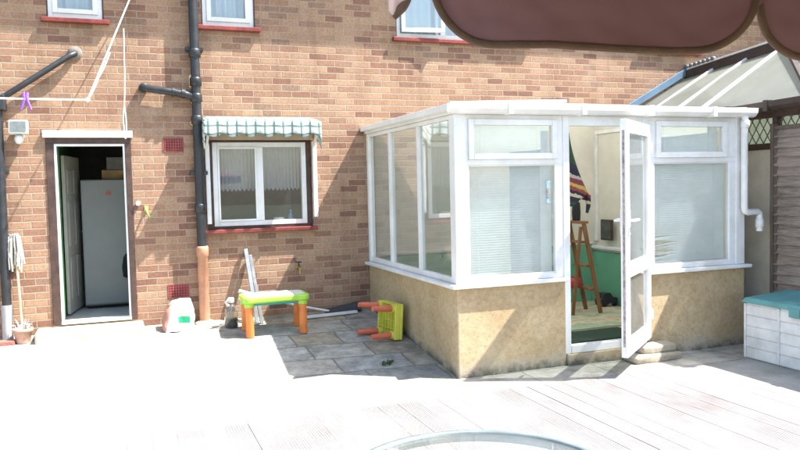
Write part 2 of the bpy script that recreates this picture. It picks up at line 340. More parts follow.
# ------------------------------------------------------------------ mesh builder
class MB:
    def __init__(s): s.v = []; s.f = []; s.sm = []; s.cuts = []
    def add(s, vs, fs, smooth=False):
        o = len(s.v); s.cuts.append((o, len(s.f))); s.v += [tuple(p) for p in vs]
        for f in fs: s.f.append([o + i for i in f]); s.sm.append(smooth)
    def box(s, x0, x1, y0, y1, z0, z1):
        s.hexa([(x0, y0, z0), (x1, y0, z0), (x1, y1, z0), (x0, y1, z0), (x0, y0, z1), (x1, y0, z1), (x1, y1, z1), (x0, y1, z1)]); return s
    def hexa(s, p):
        s.add(p, [(0, 3, 2, 1), (4, 5, 6, 7), (0, 1, 5, 4), (1, 2, 6, 5), (2, 3, 7, 6), (3, 0, 4, 7)]); return s
    def bar(s, a, b, w, h, up=(0, 0, 1)):
        a = Vector(a); b = Vector(b); d = (b - a).normalized(); u = Vector(up)
        r = d.cross(u)
        if r.length < 1e-5: r = d.cross(Vector((0, 1, 0)))
        r.normalize(); u = r.cross(d); r *= w / 2; u *= h / 2
        s.hexa([a - r - u, a + r - u, b + r - u, b - r - u, a - r + u, a + r + u, b + r + u, b - r + u]); return s
    def tube(s, pts, r, n=10, cap=True):
        pts = [Vector(p) for p in pts]; rs = r if isinstance(r, (list, tuple)) else [r] * len(pts)
        vs = []; fs = []; u = None
        for i, p in enumerate(pts):
            d = (pts[min(i + 1, len(pts) - 1)] - pts[max(i - 1, 0)]).normalized()
            if u is None:
                u = d.orthogonal().normalized()
            else:
                u = (u - d * u.dot(d)).normalized()
            w = d.cross(u)
            for k in range(n):
                a = 2 * math.pi * k / n
                vs.append(p + (u * math.cos(a) + w * math.sin(a)) * rs[i])
        for i in range(len(pts) - 1):
            for k in range(n):
                k2 = (k + 1) % n
                fs.append((i * n + k, i * n + k2, (i + 1) * n + k2, (i + 1) * n + k))
        s.add(vs, fs, True)
        if cap:
            s.add(vs[:n], [tuple(reversed(range(n)))]); s.add(vs[-n:], [tuple(range(n))])
        return s
    def lathe(s, c, prof, n=24, axis='Z', cap=True):
        c = Vector(c); vs = []; fs = []
        for (r, h) in prof:
            for k in range(n):
                a = 2 * math.pi * k / n
                if axis == 'Z': vs.append(c + Vector((r * math.cos(a), r * math.sin(a), h)))
                else: vs.append(c + Vector((r * math.cos(a), h, r * math.sin(a))))
        for i in range(len(prof) - 1):
            for k in range(n):
                k2 = (k + 1) % n
                fs.append((i * n + k, i * n + k2, (i + 1) * n + k2, (i + 1) * n + k))
        s.add(vs, fs, True)
        if cap and prof[0][0] > 0: s.add(vs[:n], [tuple(reversed(range(n)))])
        if cap and prof[-1][0] > 0: s.add(vs[-n:], [tuple(range(n))])
        return s
    def prism(s, poly, ext):
        """closed planar outline (3-D points) given thickness by vector ext"""
        n = len(poly); e = Vector(ext); a = [Vector(p) for p in poly]
        s.add(a + [p + e for p in a], [tuple(range(n)), tuple(reversed(range(n, 2 * n)))] + [(i, n + i, n + (i + 1) % n, (i + 1) % n) for i in range(n)]); return s
    def grid(s, fn, nu, nv, smooth=True):
        vs = [fn(i / nu, j / nv) for j in range(nv + 1) for i in range(nu + 1)]
        fs = [(j * (nu + 1) + i, j * (nu + 1) + i + 1, (j + 1) * (nu + 1) + i + 1, (j + 1) * (nu + 1) + i) for j in range(nv) for i in range(nu)]
        s.add(vs, fs, smooth); return s
    def each(s, name, mat, parent, **kw):
        """every primitive becomes a part of its own"""
        cs = s.cuts + [(len(s.v), len(s.f))]; out = []
        for (a, fa), (b, fb) in zip(cs[:-1], cs[1:]):
            if b == a: continue
            m = MB(); m.v = s.v[a:b]; m.f = [[i - a for i in f] for f in s.f[fa:fb]]; m.sm = s.sm[fa:fb]
            out.append(m.build(name, mat, parent, **kw))
        return out
    def build(s, name, mat, parent=None, bevel=0.0, solid=0.0, label=None, seg=2):
        me = bpy.data.meshes.new(name); me.from_pydata(s.v, [], s.f); me.update()
        for p, sm in zip(me.polygons, s.sm): p.use_smooth = sm
        me.materials.append(mat)
        o = bpy.data.objects.new(name, me); COL.objects.link(o)
        if solid:
            q = o.modifiers.new('thickness', 'SOLIDIFY'); q.thickness = solid; q.offset = 0
        if bevel:
            q = o.modifiers.new('edge', 'BEVEL'); q.width = bevel; q.segments = seg; q.limit_method = 'ANGLE'; q.angle_limit = R(40)
        if parent is not None:
            o.parent = parent; o.matrix_parent_inverse = Matrix.Translation(-root_loc(parent))
        if label: o['label'] = label
        return o

def root_loc(o):
    while o.parent is not None: o = o.parent
    return o.location.copy() if o.type == 'EMPTY' else Vector((0, 0, 0))

def thing(name, label, cat, loc=(0, 0, 0), group=None):
    o = bpy.data.objects.new(name, None); COL.objects.link(o); o.location = loc
    o.empty_display_size = 0.2
    return tag(o, label, cat, group)
def tag(o, label, cat, group=None):
    o['label'] = label; o['category'] = cat
    if group: o['group'] = group
    return o
def struct(o, kind='structure'):
    o['kind'] = kind; return o
# NB children of a part (sub-parts) also carry world-space meshes; the part itself has no own transform
def sub(mb, name, mat, parent, **kw):
    o = mb.build(name, mat, None, **kw); o.parent = parent
    return o

def wall_with_holes(mb, x0, x1, z0, z1, y0, y1, holes):
    xs = sorted({x0, x1, *[h[0] for h in holes], *[h[1] for h in holes]})
    zs = sorted({z0, z1, *[h[2] for h in holes], *[h[3] for h in holes]})
    def inhole(a, b): return any(h[0] < a < h[1] and h[2] < b < h[3] for h in holes)
    nx, nz = len(xs) - 1, len(zs) - 1
    solid = [[not inhole((xs[i] + xs[i + 1]) / 2, (zs[j] + zs[j + 1]) / 2) for j in range(nz)] for i in range(nx)]
    g = lambda i, j: 0 <= i < nx and 0 <= j < nz and solid[i][j]
    for i in range(nx):
        for j in range(nz):
            if not solid[i][j]: continue
            a, b, c, d = xs[i], xs[i + 1], zs[j], zs[j + 1]
            p = [(a, y0, c), (b, y0, c), (b, y0, d), (a, y0, d), (a, y1, c), (b, y1, c), (b, y1, d), (a, y1, d)]
            fs = [(0, 1, 2, 3), (5, 4, 7, 6)]
            if not g(i - 1, j): fs.append((4, 0, 3, 7))
            if not g(i + 1, j): fs.append((1, 5, 6, 2))
            if not g(i, j - 1): fs.append((4, 5, 1, 0))
            if not g(i, j + 1): fs.append((3, 2, 6, 7))
            mb.add(p, fs)
    return mb

def frame_rect(mb, x0, x1, z0, z1, y0, y1, w, wb=None, wt=None, wr=None):
    """four butt-jointed members"""
    wb = w if wb is None else wb; wt = w if wt is None else wt; wr = w if wr is None else wr
    mb.box(x0, x0 + w, y0, y1, z0, z1); mb.box(x1 - wr, x1, y0, y1, z0, z1)
    mb.box(x0 + w, x1 - wr, y0, y1, z0, z0 + wb); mb.box(x0 + w, x1 - wr, y0, y1, z1 - wt, z1)
    return mb

# ------------------------------------------------------------------ setting: ground
k = 0.30 / 2.6
def gz(y): return 0.30 + k * y if y > -2.6 else 0.0

g = MB()
g.add([(-60, -80, -0.03), (60, -80, -0.03), (60, 60, -0.03), (-60, 60, -0.03)], [(0, 1, 2, 3)])
struct(g.build('ground', GRASS))
p = MB()
def patio(u, v):
    x = xa + (xb - xa) * u; y = -3.12 + (yb0 + 3.12) * v
    z = gz(y)
    return (x, y, z + 0.006 * noise.noise(Vector((x * 2, y * 2, 0))) + (0.003))
for xa, xb, yb0, nx_, ny_ in ((-7, 0.07, -0.0005, 60, 26), (0.07, 3.38, -2.53, 30, 6), (3.38, 4.2, -0.0005, 8, 26)): p.grid(patio, nx_, ny_)
struct(p.build('paving', SLAB))
c = MB()
c.box(-7, -5.74, -9.9, -3.12, -0.025, 0.0); c.box(2.35, 4.2, -9.9, -3.12, -0.025, 0.0)
struct(c.build('pavement', CONC))
# grooved deck boards running towards the house
d = MB(); bw = 0.176; x = -5.74; nb = 0
while x < 2.34:
    w = bw - random.choice((.002, .0025, .003, .003, .0055)); x1 = min(x + w, 2.345)
    zt = 0.020 + random.uniform(-0.0012, 0.0012); ye = -3.13 - random.uniform(0, 0.012)
    ng = 8; prof = [(x, zt - 0.004)]
    for i in range(ng):
        a = x + 0.008 + (w - 0.016) * i / ng; bwid = (w - 0.016) / ng
        prof += [(a, zt), (a + bwid * 0.55, zt), (a + bwid * 0.68, zt - 0.0035), (a + bwid * 0.87, zt - 0.0035)]
    prof += [(x1 - 0.008, zt), (x1, zt - 0.004), (x1, -0.02), (x, -0.02)]
    prof = [(min(px, x1), pz) for px, pz in prof]
    d.prism([(px, ye, pz) for px, pz in prof], (0, -6.6, 0))
    x += bw; nb += 1
struct(d.build('deck', DECKW))
edge = MB(); edge.box(-5.74, 2.345, -3.1285, -3.1205, -0.02, 0.014)
struct(edge.build('deck_edge', DECKW))

# ------------------------------------------------------------------ the house
house = thing('brick_house', 'two storey brown brick house with white windows and an open back door', 'house', (-1, 0, 0.3))
HX0, HX1 = -8.0, 10.5
DOOR = (-3.62, -2.755, 0.40, 2.42)
KW = (-1.95, -0.70, 1.36, 2.40)
UW = [(-3.55, -2.98, 3.70, 4.85), (-1.94, -1.33, 3.70, 4.85), (0.43, 2.30, 3.68, 4.85), (4.15, 5.15, 3.68, 4.85)]
mb = MB()
wall_with_holes(mb, HX0, HX1, -0.1, 5.5, 0.0, 0.28, [DOOR, KW] + UW)
wall = mb.build('wall', BRICK, house)
mb = MB(); mb.box(HX0, HX0 + 0.28, 0.28, 6.0, -0.1, 5.5); mb.box(HX1 - 0.28, HX1, 0.28, 6.0, -0.1, 5.5); mb.box(HX0, HX1, 6.0, 6.28, -0.1, 5.5)
mb.each('wall', BRICK, house)
mb = MB()
mb.prism([(HX0 - .2, -0.45, 5.35), (HX0 - .2, 3.14, 7.6), (HX0 - .2, 6.73, 5.35), (HX0 - .2, 6.73, 5.5), (HX0 - .2, 3.14, 7.78), (HX0 - .2, -0.45, 5.5)], (HX1 - HX0 + .4, 0, 0))
mb.build('roof', ROOFT, house)
mb = MB(); mb.box(HX0 + .28, HX1 - .28, 0.284, 5.99, 2.62, 2.86); mb.build('upper_floor', PLAST, house)
mb = MB(); mb.box(HX0 + .28, HX1 - .28, 0.284, 5.99, 0.2, 0.395); mb.box(-3.535, -2.82, 0.05, 0.284, 0.2, 0.395); mb.each('floor', TILE, house)
# rooms behind the openings
mb = MB(); mb.box(-3.66, -3.55, 0.284, 3.0, 0.395, 2.62); mb.box(-3.619, -3.522, .112, .283, .426, 2.355); mb.box(-3.549, -3.522, .2845, .50, .426, 2.355); mb.each('kitchen_wall', GREENW, house)
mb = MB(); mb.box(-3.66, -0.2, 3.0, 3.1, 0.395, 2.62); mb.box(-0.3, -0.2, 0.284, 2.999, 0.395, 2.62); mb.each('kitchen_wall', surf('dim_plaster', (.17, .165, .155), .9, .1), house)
mb = MB()
for xx in (-2.4, -0.6, 3.2): mb.box(xx, xx + 0.1, 0.284, 3.0, 2.86, 5.4)
mb.box(HX0 + .3, HX1 - .3, 3.0, 3.1, 2.86, 5.4); mb.box(HX0 + .3, HX1 - .3, .284, 3.0, 5.3, 5.4)
mb.each('bedroom_wall', PLAST, house)
# back door opening
f = MB()
f.box(-3.62, -3.54, -0.012, 0.10, 0.40, 2.36); f.box(-2.82, -2.755, -0.012, 0.10, 0.40, 2.36); f.box(-3.62, -2.755, -0.012, 0.10, 2.36, 2.418)
df = f.build('door_frame', BROWNF, house, bevel=0.004)
f = MB(); f.box(-3.538, -3.515, 0.0, 0.11, 0.41, 2.335); f.box(-2.842, -2.822, 0.0, 0.11, 0.41, 2.335); f.box(-3.538, -2.822, 0.0, 0.11, 2.335, 2.357)
sub(f, 'weather_strip', UPVC, df)
f = MB(); f.box(-3.54, -2.82, -0.03, 0.12, 0.396, 0.425); f.build('threshold', WPAINT, house, bevel=0.004)
f = MB(); f.box(-3.645, -2.735, -0.045, 0.0, 2.423, 2.50); f.build('door_lintel', LINT, house, bevel=0.006)
f = MB(); f.box(-3.78, -2.70, -0.36, -0.002, 0.2, 0.375); f.build('door_step', STEPM, house, bevel=0.02)
# six panel inner door, standing open against the green wall
a0 = Vector((-3.495, 0.55, 0)); a1 = Vector((-3.372, 1.30, 0)); dd = (a1 - a0).normalized(); nn = Vector((dd.y, -dd.x, 0))
f = MB(); f.bar(a0 + Vector((0, 0, 1.34)), a1 + Vector((0, 0, 1.34)), 0.035, 1.84)
idoor = f.build('inner_door', surf('door_cream', (0.42, 0.42, 0.37), .5, .06), house, bevel=0.003)
f = MB(); L = (a1 - a0).length
for (s0, s1) in ((0.10, 0.34), (0.42, 0.64)):
    for (z0, z1) in ((0.58, 1.08), (1.20, 1.72), (1.82, 2.10)):
        pa = a0 + dd * s0 + nn * 0.0215; pb = a0 + dd * s1 + nn * 0.0215
        f.bar(pa + Vector((0, 0, (z0 + z1) / 2)), pb + Vector((0, 0, (z0 + z1) / 2)), 0.008, z1 - z0)

IDP = surf('door_panel_cream', (0.40, 0.40, 0.35), .5, .06)
for o_ in f.each('door_panel', IDP, None, bevel=0.004): o_.parent = idoor
f = MB(); q = a1 - dd * 0.06 + nn * 0.05; f.tube([q + Vector((0, 0, 1.35)), q - dd * 0.1 + Vector((0, 0, 1.35))], 0.009); sub(f, 'handle', GREYM, idoor)
f = MB(); f.box(-3.549, -3.540, 0.32, 0.385, 1.50, 1.58); f.build('light_switch', UPVC, house)
# air bricks
for (x0, x1, z0, z1) in ((-2.415, -2.19, 2.265, 2.42), (-2.42, -2.185, 0.60, 0.755)):
    f = MB(); frame_rect(f, x0, x1, z0, z1, -0.006, 0.0, 0.014)
    n = 8; m = 5
    for i in range(1, n):
        xx = x0 + (x1 - x0) * i / n; f.box(xx - 0.006, xx + 0.006, -0.004, 0.0, z0 + 0.014, z1 - 0.014)
    for j in range(1, m):
        zz = z0 + (z1 - z0) * j / m
        for i in range(n):
            xa = x0 + (x1 - x0) * i / n + (0.006 if i else 0.014); xb = x0 + (x1 - x0) * (i + 1) / n - (0.006 if i < n - 1 else 0.014)
            f.box(xa, xb, -0.004, 0.0, zz - 0.005, zz + 0.005)
    ab = f.build('air_brick', REDVENT, house)
    f = MB(); f.box(x0 + .014, x1 - .014, -0.0015, -0.0005, z0 + .014, z1 - .014); sub(f, 'grille_hole', surf('vent_shadow', (0.10, 0.02, 0.02), .9, .1), ab)

def curtain(mb, x0, x1, z0, z1, y, amp, waves, scallop=0.0, nsc=12, flip=1):
    def fn(u, v):
        x = x0 + (x1 - x0) * u
        zb = z0 + (scallop * (1 - abs(math.sin(math.pi * nsc * u))) if scallop else 0)
        z = zb + (z1 - zb) * v
        return (x, y + amp * math.sin(2 * math.pi * waves * u + 0.6 * math.sin(5 * u)) * (1 - 0.4 * v), z)
    mb.grid(fn, 160, 6)
LACE = sheet_mat('net_curtain', (0.56, 0.60, 0.62), (0.55, 0.60, 0.62), 0.3, 0.22)
BLUEC = sheet_mat('pale_blue_curtain', (0.66, 0.76, 0.80), (0.6, 0.72, 0.78), 0.3, 0.0)

# kitchen window
kw = MB(); frame_rect(kw, -1.87, -0.765, 1.395, 2.375, 0.03, 0.095, 0.055)
kw.box(-1.36, -1.285, 0.025, 0.09, 1.45, 2.32)
kwin = kw.build('window', UPVC, house, bevel=0.004)
f = MB(); frame_rect(f, -1.815, -1.36, 1.45, 2.32, 0.018, 0.06, 0.022); sub(f, 'sash', UPVC, kwin, bevel=0.003)
f = MB(); frame_rect(f, -1.945, -0.705, 1.365, 2.395, 0.035, 0.12, 0.074, 0.029, 0.019, 0.059); sub(f, 'surround', BROWNF, kwin)
f = MB(); f.box(-1.80, -1.37, 0.05, 0.056, 1.46, 2.31); sub(f, 'pane', GLASS_D, kwin)
f = MB(); f.box(-1.28, -0.82, 0.05, 0.056, 1.45, 2.32); sub(f, 'pane', GLASS_D, kwin)
f = MB(); f.box(-2.02, -0.66, -0.075, 0.03, 1.315, 1.362); sub(f, 'sill', REDSILL, kwin, bevel=0.008)
f = MB(); f.box(-2.0, -0.68, -0.004, 0.03, 2.402, 2.49); sub(f, 'lintel', surf('cream_lintel', (0.50, 0.42, 0.31), .8, .1), kwin, bevel=0.004)
f = MB(); curtain(f, -1.86, -0.77, 1.80, 2.36, 0.19, 0.012, 26, 0.035, 22)
tag(f.build('net_curtain', LACE), 'white lace net curtain with scalloped hem in the kitchen window', 'curtain')
# things on the kitchen sill
f = MB(); f.lathe((-1.12, 0.235, 1.36), [(0.035, 0), (0.05, 0.05), (0.052, 0.11), (0.045, 0.115)], 16)
f.lathe((-1.12, 0.235, 1.36), [(0.02, 0.12), (0.05, 0.15), (0.03, 0.2), (0.001, 0.25)], 10)
f = MB(); f.lathe((-1.08, 0.20, 1.362), [(0.05, 0), (0.065, 0.04), (0.068, 0.10), (0.06, 0.11)], 18)
tag(f.build('white_bowl', WPAINT), 'small pale bowl on the kitchen window sill inside', 'bowl')
f = MB(); f.lathe((-0.93, 0.21, 1.362), [(0.03, 0), (0.032, 0.12), (0.012, 0.16), (0.012, 0.2), (0.001, 0.2)], 14)
tag(f.build('washing_up_bottle', surf('bottle_blue', (0.12, 0.3, 0.5), .4)), 'small bottle on the kitchen window sill inside, right of the bowl', 'bottle')

# upstairs windows
def upper_window(r, mull, mat_curtain, clear=False):
    x0, x1, z0, z1 = r
    f = MB(); frame_rect(f, x0 + .012, x1 - .012, z0 + .012, z1 - .01, 0.02, 0.09, 0.05)
    for m_ in mull: f.box(m_ - 0.032, m_ + 0.032, 0.022, 0.088, z0 + .062, z1 - .06)
    w = f.build('window', UPVC, house, bevel=0.004)
    edges = [x0 + .062] + [v for m_ in mull for v in (m_ - .032, m_ + .032)] + [x1 - .062]
    for a, b in zip(edges[::2], edges[1::2]):
        f = MB(); f.box(a, b, 0.05, 0.056, z0 + .062, z1 - .06); sub(f, 'pane', GLASS, w)
    f = MB(); f.box(x0 - .055, x1 + .055, -0.06, 0.018, z0 - .048, z0 + .002); sub(f, 'sill', REDSILL, w, bevel=0.008)
    f = MB(); f.box(x0 + .001, x0 + .011, 0.005, 0.12, z0 + .004, z1); f.box(x1 - .011, x1 - .001, 0.005, 0.12, z0 + .004, z1)
    for o_ in f.each('surround', BROWNF, None): o_.parent = w
    return w
w1 = upper_window(UW[0], [], None)
f = MB(); frame_rect(f, -3.49, -3.04, 3.76, 4.79, 0.004, 0.045, 0.05); sub(f, 'sash', UPVC, w1, bevel=0.004)
w2 = upper_window(UW[1], [], None)
f = MB(); frame_rect(f, -1.88, -1.39, 3.76, 4.79, 0.004, 0.045, 0.05); sub(f, 'sash', UPVC, w2, bevel=0.004)
w3 = upper_window(UW[2], [1.08], None)
w4 = upper_window(UW[3], [], None)
# casement of the wide window stands ajar, hinged on its left
f = MB(); ang = R(9); hx, hy = 0.50, 0.0
def case(px, py, pz): return (hx + px * math.cos(ang) + py * math.sin(ang), hy - px * math.sin(ang) + py * math.cos(ang), pz)
def casebox(m, a, b, y0, y1, z0, z1):
    m.hexa([case(a, y0, z0), case(b, y0, z0), case(b, y1, z0), case(a, y1, z0), case(a, y0, z1), case(b, y0, z1), case(b, y1, z1), case(a, y1, z1)])
casebox(f, 0, .05, -.04, 0, 3.75, 4.80); casebox(f, .51, .56, -.04, 0, 3.75, 4.80); casebox(f, .05, .51, -.04, 0, 3.75, 3.80); casebox(f, .05, .51, -.04, 0, 4.75, 4.80)
sub(f, 'casement', UPVC, w3, bevel=0.004)
f = MB(); casebox(f, .05, .51, -.022, -.016, 3.80, 4.75); sub(f, 'casement_pane', GLASS, w3)
for (x0, x1, z0, z1), lab in zip(UW[:3], ('pale curtain in the small upstairs window at the far left', 'pale curtain in the upstairs window beside the black soil pipe', 'pale blue curtain in the wide upstairs window with the ajar casement')):
    f = MB(); curtain(f, x0 + .03, x1 - .03, z0 + .02, z1 - .02, 0.19, 0.025, max(4, (x1 - x0) * 9))
    tag(f.build('window_curtain', BLUEC), lab, 'curtain', 'curtains in the upstairs windows')

# ------------------------------------------------------------------ pipes on the house wall
sp = thing('soil_pipe', 'tall black soil pipe on a clay base beside the kitchen window', 'drainpipe', (-2.03, -0.085, 0.27))
f = MB(); f.tube([(-2.035, -0.085, 1.16), (-2.04, -0.085, 5.45)], 0.052, 18); f.build('pipe', BLACKP, sp)
f = MB()
for z in (1.62, 2.62, 2.87, 3.05, 3.37, 4.6): f.lathe((-2.038, -0.085, z), [(0.053, -0.05), (0.066, -0.045), (0.066, 0.03), (0.06, 0.045), (0.053, 0.05)], 18)
f.each('collar', BLACKP, sp)
f = MB()
for z in (2.02, 3.42): f.box(-2.135, -1.94, -0.09, 0.0, z - 0.022, z + 0.022)
f.each('bracket', BLACKP, sp, bevel=0.004)
f = MB(); f.tube([(-2.60, 0.0, 2.975), (-2.60, -0.06, 2.972), (-2.57, -0.085, 2.965), (-2.25, -0.085, 2.925), (-2.10, -0.085, 2.895), (-2.04, -0.085, 2.86)], [.04, .042, .042, .042, .045, .045], 14)
f.lathe((-2.60, -0.03, 2.973), [(0.04, -0.03), (0.052, -0.03), (0.052, 0.02), (0.04, 0.03)], 14, axis='Y')
f.tube([(-2.30, -0.085, 2.931), (-2.27, -0.085, 2.927)], 0.052, 14); f.tube([(-2.20, -0.085, 2.918), (-2.16, -0.085, 2.912)], 0.054, 14)
f.build('branch', BLACKP, sp)
f = MB(); f.lathe((-2.032, -0.085, 0.0), [(0.058, 0.26), (0.058, 1.06), (0.068, 1.07), (0.07, 1.16), (0.062, 1.185), (0.05, 1.185)], 20)
f.build('clay_base', TERRA, sp)
f = MB(); f.lathe((-2.032, -0.085, 0.0), [(0.12, 0.25), (0.11, 0.315), (0.07, 0.33), (0.058, 0.33)], 16); f.build('cement_collar', STEPM, sp)

lp = thing('drainpipe', 'black drainpipe at the left edge with a slanting waste pipe', 'drainpipe', (-4.05, -0.08, 0.28))
f = MB(); f.tube([(-4.055, -0.08, 0.62), (-4.05, -0.08, 2.72)], 0.046, 16); f.build('pipe', BLACKP, lp)
f = MB(); f.tube([(-4.055, -0.08, 0.27), (-4.055, -0.08, 0.66)], 0.055, 16); f.build('lower_sleeve', surf('grey_pipe', (0.45, 0.46, 0.47), .5), lp)
f = MB(); f.box(-4.16, -3.97, -0.17, 0.0, 2.70, 2.86); f.build('hopper', BLACKP, lp, bevel=0.01)
f = MB(); f.tube([(-4.05, -0.07, 2.80), (-3.34, -0.06, 3.295), (-3.29, -0.03, 3.325), (-3.285, 0.0, 3.33)], 0.032, 12); f.build('waste_branch', BLACKP, lp)
f = MB(); f.lathe((-3.285, 0.0, 3.335), [(0.075, -0.001), (0.07, -0.012), (0.03, -0.014)], 14, axis='Y'); f.build('mortar_patch', surf('old_mortar', (.24,.21,.18), .9, .2, 20, .3), lp)
f = MB()
for z in (1.0, 2.05): f.box(-4.13, -3.975, -0.085, 0.0, z, z + 0.04)
f.each('bracket', BLACKP, lp, bevel=0.004)

# ------------------------------------------------------------------ awning over the kitchen window
aw = thing('window_awning', 'short scalloped green and white awning over the kitchen window', 'awning', (-1.33, -0.02, 2.4))
def awn_col(nt, x, y, z, vec):
    fx = M_(nt, 'FRACT', M_(nt, 'MULTIPLY', M_(nt, 'ADD', x, M_(nt, 'MULTIPLY', y, 0.0)), 9.5))
    fz = M_(nt, 'FRACT', M_(nt, 'MULTIPLY', M_(nt, 'SUBTRACT', z, M_(nt, 'MULTIPLY', y, 0.7)), 11.0))
    sx = M_(nt, 'LESS_THAN', M_(nt, 'ABSOLUTE', M_(nt, 'SUBTRACT', fx, 0.5)), 0.12)
    sz = M_(nt, 'LESS_THAN', M_(nt, 'ABSOLUTE', M_(nt, 'SUBTRACT', fz, 0.5)), 0.12)
    n = N(nt, 'ShaderNodeTexNoise', Scale=5.0, Detail=5.0); nt.links.new(vec, n.inputs['Vector'])
    base = mixc(nt, n.outputs[0], (0.28, 0.38, 0.36), (0.70, 0.72, 0.69))
    c = mixc(nt, M_(nt, 'MULTIPLY', sx, 0.9), base, (0.06, 0.13, 0.12))
    return mixc(nt, M_(nt, 'MULTIPLY', sz, 0.85), c, (0.07, 0.14, 0.13))
AWN, _, _ = stripe_mat('checked_awning_cloth', awn_col)
f = MB()
AX0, AX1 = -1.99, -0.655
def awtop(u, v):
    x = AX0 + (AX1 - AX0) * u; r = min(1, min(u, 1 - u) / 0.05)
    y = -0.33 * v; z = 2.665 - 0.05 * v - 0.03 * (1 - r) ** 2
    return (x, y - 0.004, z)
f.grid(awtop, 40, 6)
f.build('cover', AWN, aw, solid=0.004)
f = MB()
def awval(u, v):
    x = AX0 + (AX1 - AX0) * u; r = min(1, min(u, 1 - u) / 0.05)
    sc = 0.155 + 0.045 * abs(math.sin(math.pi * 6.5 * u))
    return (x, -0.333 - 0.012 * math.sin(13 * math.pi * u) * v, 2.613 - 0.03 * (1 - r) ** 2 - sc * v)
f.grid(awval, 104, 5)
f.build('valance', AWN, aw, solid=0.004)
for xx, sgn in ((AX0, -1), (AX1, 1)):
    f = MB()
    def awside(u, v):
        y = -0.333 + 0.33 * u
        return (xx + sgn * 0.006 * math.sin(9 * u), y, (2.583 + 0.05 * u) - v * (0.30 - 0.10 * u + 0.02 * math.sin(12 * u)))
    f.grid(awside, 14, 4); f.build('side_curtain', AWN, aw, solid=0.004)
for xx, zb in ((-1.935, 1.43), (-0.675, 1.47)):
    f = MB(); f.bar((xx, -0.035, zb), (xx, -0.035, 2.36), 0.05, 0.06, up=(0, 1, 0)); f.bar((xx, -0.05, 2.34), (xx, -0.31, 2.57), 0.03, 0.03)
    f.each('support', WPAINT, aw, bevel=0.006)

# ------------------------------------------------------------------ small things on the wall
sl = thing('security_light', 'white floodlight with motion sensor beside the drainpipe', 'floodlight', (-3.86, 0, 2.5))
f = MB(); f.hexa([(-3.95, -0.16, 2.46), (-3.77, -0.16, 2.46), (-3.77, -0.05, 2.45), (-3.95, -0.05, 2.45), (-3.95, -0.12, 2.60), (-3.77, -0.12, 2.60), (-3.77, -0.05, 2.60), (-3.95, -0.05, 2.60)])
f.build('lamp_body', WPAINT, sl, bevel=0.008)
f = MB(); f.hexa([(-3.935, -0.163, 2.475), (-3.785, -0.163, 2.475), (-3.785, -0.158, 2.475), (-3.935, -0.158, 2.475), (-3.935, -0.130, 2.588), (-3.785, -0.130, 2.588), (-3.785, -0.125, 2.588), (-3.935, -0.125, 2.588)])
f.build('lamp_glass', surf('lamp_grey', (0.13, 0.15, 0.145), .3, .1, 20), sl)
f = MB(); f.box(-3.90, -3.82, -0.05, 0.0, 2.42, 2.56); f.build('bracket', WPAINT, sl, bevel=0.005)
f = MB(); f.lathe((-3.86, -0.085, 2.40), [(0.001, -0.05), (0.03, -0.042), (0.045, -0.01), (0.045, 0.02), (0.02, 0.045), (0.001, 0.046)], 16); f.build('sensor', WPAINT, sl)

hk = thing('hanging_hook', 'small yellow and green hook hanging on the bricks right of the back door', 'hook', (-2.615, 0, 1.6))
f = MB(); f.box(-2.64, -2.60, -0.02, 0.0, 1.60, 1.66); f.build('backplate', surf('hook_yellow', (0.75, 0.7, 0.15), .4), hk, bevel=.004)
f = MB(); f.tube([(-2.62, -0.02, 1.62), (-2.615, -0.06, 1.59), (-2.60, -0.07, 1.55), (-2.58, -0.05, 1.52)], 0.010, 8); f.build('hook_arm', surf('hook_green', (0.25, 0.4, 0.1), .5), hk)
f = MB(); f.tube([(-2.70, -0.01, 1.70), (-2.71, -0.03, 1.685)], 0.025, 10)
tag(f.build('cable_cap', UPVC), 'white round cap on the bricks right of the back door', 'cap')

tp = thing('outdoor_tap', 'small brass tap on the brick wall above the toy table', 'tap', (-0.91, 0, 0.86))
f = MB(); f.tube([(-0.91, 0, 0.87), (-0.91, -0.09, 0.87), (-0.91, -0.115, 0.85), (-0.91, -0.115, 0.80)], 0.014, 10); f.lathe((-0.91, -0.012, 0.87), [(0.03, 0.012), (0.03, 0.0), (0.014, -0.004)], 12, axis='Y')
f.build('spout', BRASS, tp)
f = MB(); f.tube([(-0.91, -0.06, 0.88), (-0.91, -0.06, 0.93)], 0.008, 8); f.bar((-0.945, -0.06, 0.935), (-0.875, -0.06, 0.935), 0.016, 0.012); f.build('tap_handle', DARK, tp)

# washing line and what hangs on it
def rope(pts, r, nsub=14, sag=0.0):
    out = []
    for a, b in zip(pts[:-1], pts[1:]):
        a = Vector(a); b = Vector(b)
        for i in range(nsub):
            t = i / nsub; q = a.lerp(b, t); q.z -= sag * 4 * t * (1 - t); out.append(q)
    out.append(Vector(pts[-1])); return out
K = (-3.103, -2.5, 2.55)
T = (-2.806, -0.60, 3.487)
f = MB()
f.tube(rope([(-5.4, -2.9, 2.56), K], 0.01, 20, 0.02), 0.0068, 8)
f.tube(rope([K, (-2.64, -0.02, 4.10)], 0.01, 20, 0.0), 0.0068, 8)
f.tube(rope([(K[0] + .01, K[1], K[2] + .02), (-3.03, -1.95, 2.80), (-2.93, -1.35, 3.12)], 0.01, 10, 0.015), 0.006, 6)
f.lathe(K, [(0.001, -0.02), (0.017, -0.01), (0.017, 0.01), (0.001, 0.02)], 10)
wl = f.build('washing_line', ROPE); tag(wl, 'white washing line with a kink, strung to the house wall', 'washing line')
f = MB(); f.tube(rope([(-2.79, -0.62, 3.50), (-2.80, -0.62, 2.95), (-2.815, -0.62, 2.70)], .01, 10), 0.006, 8)
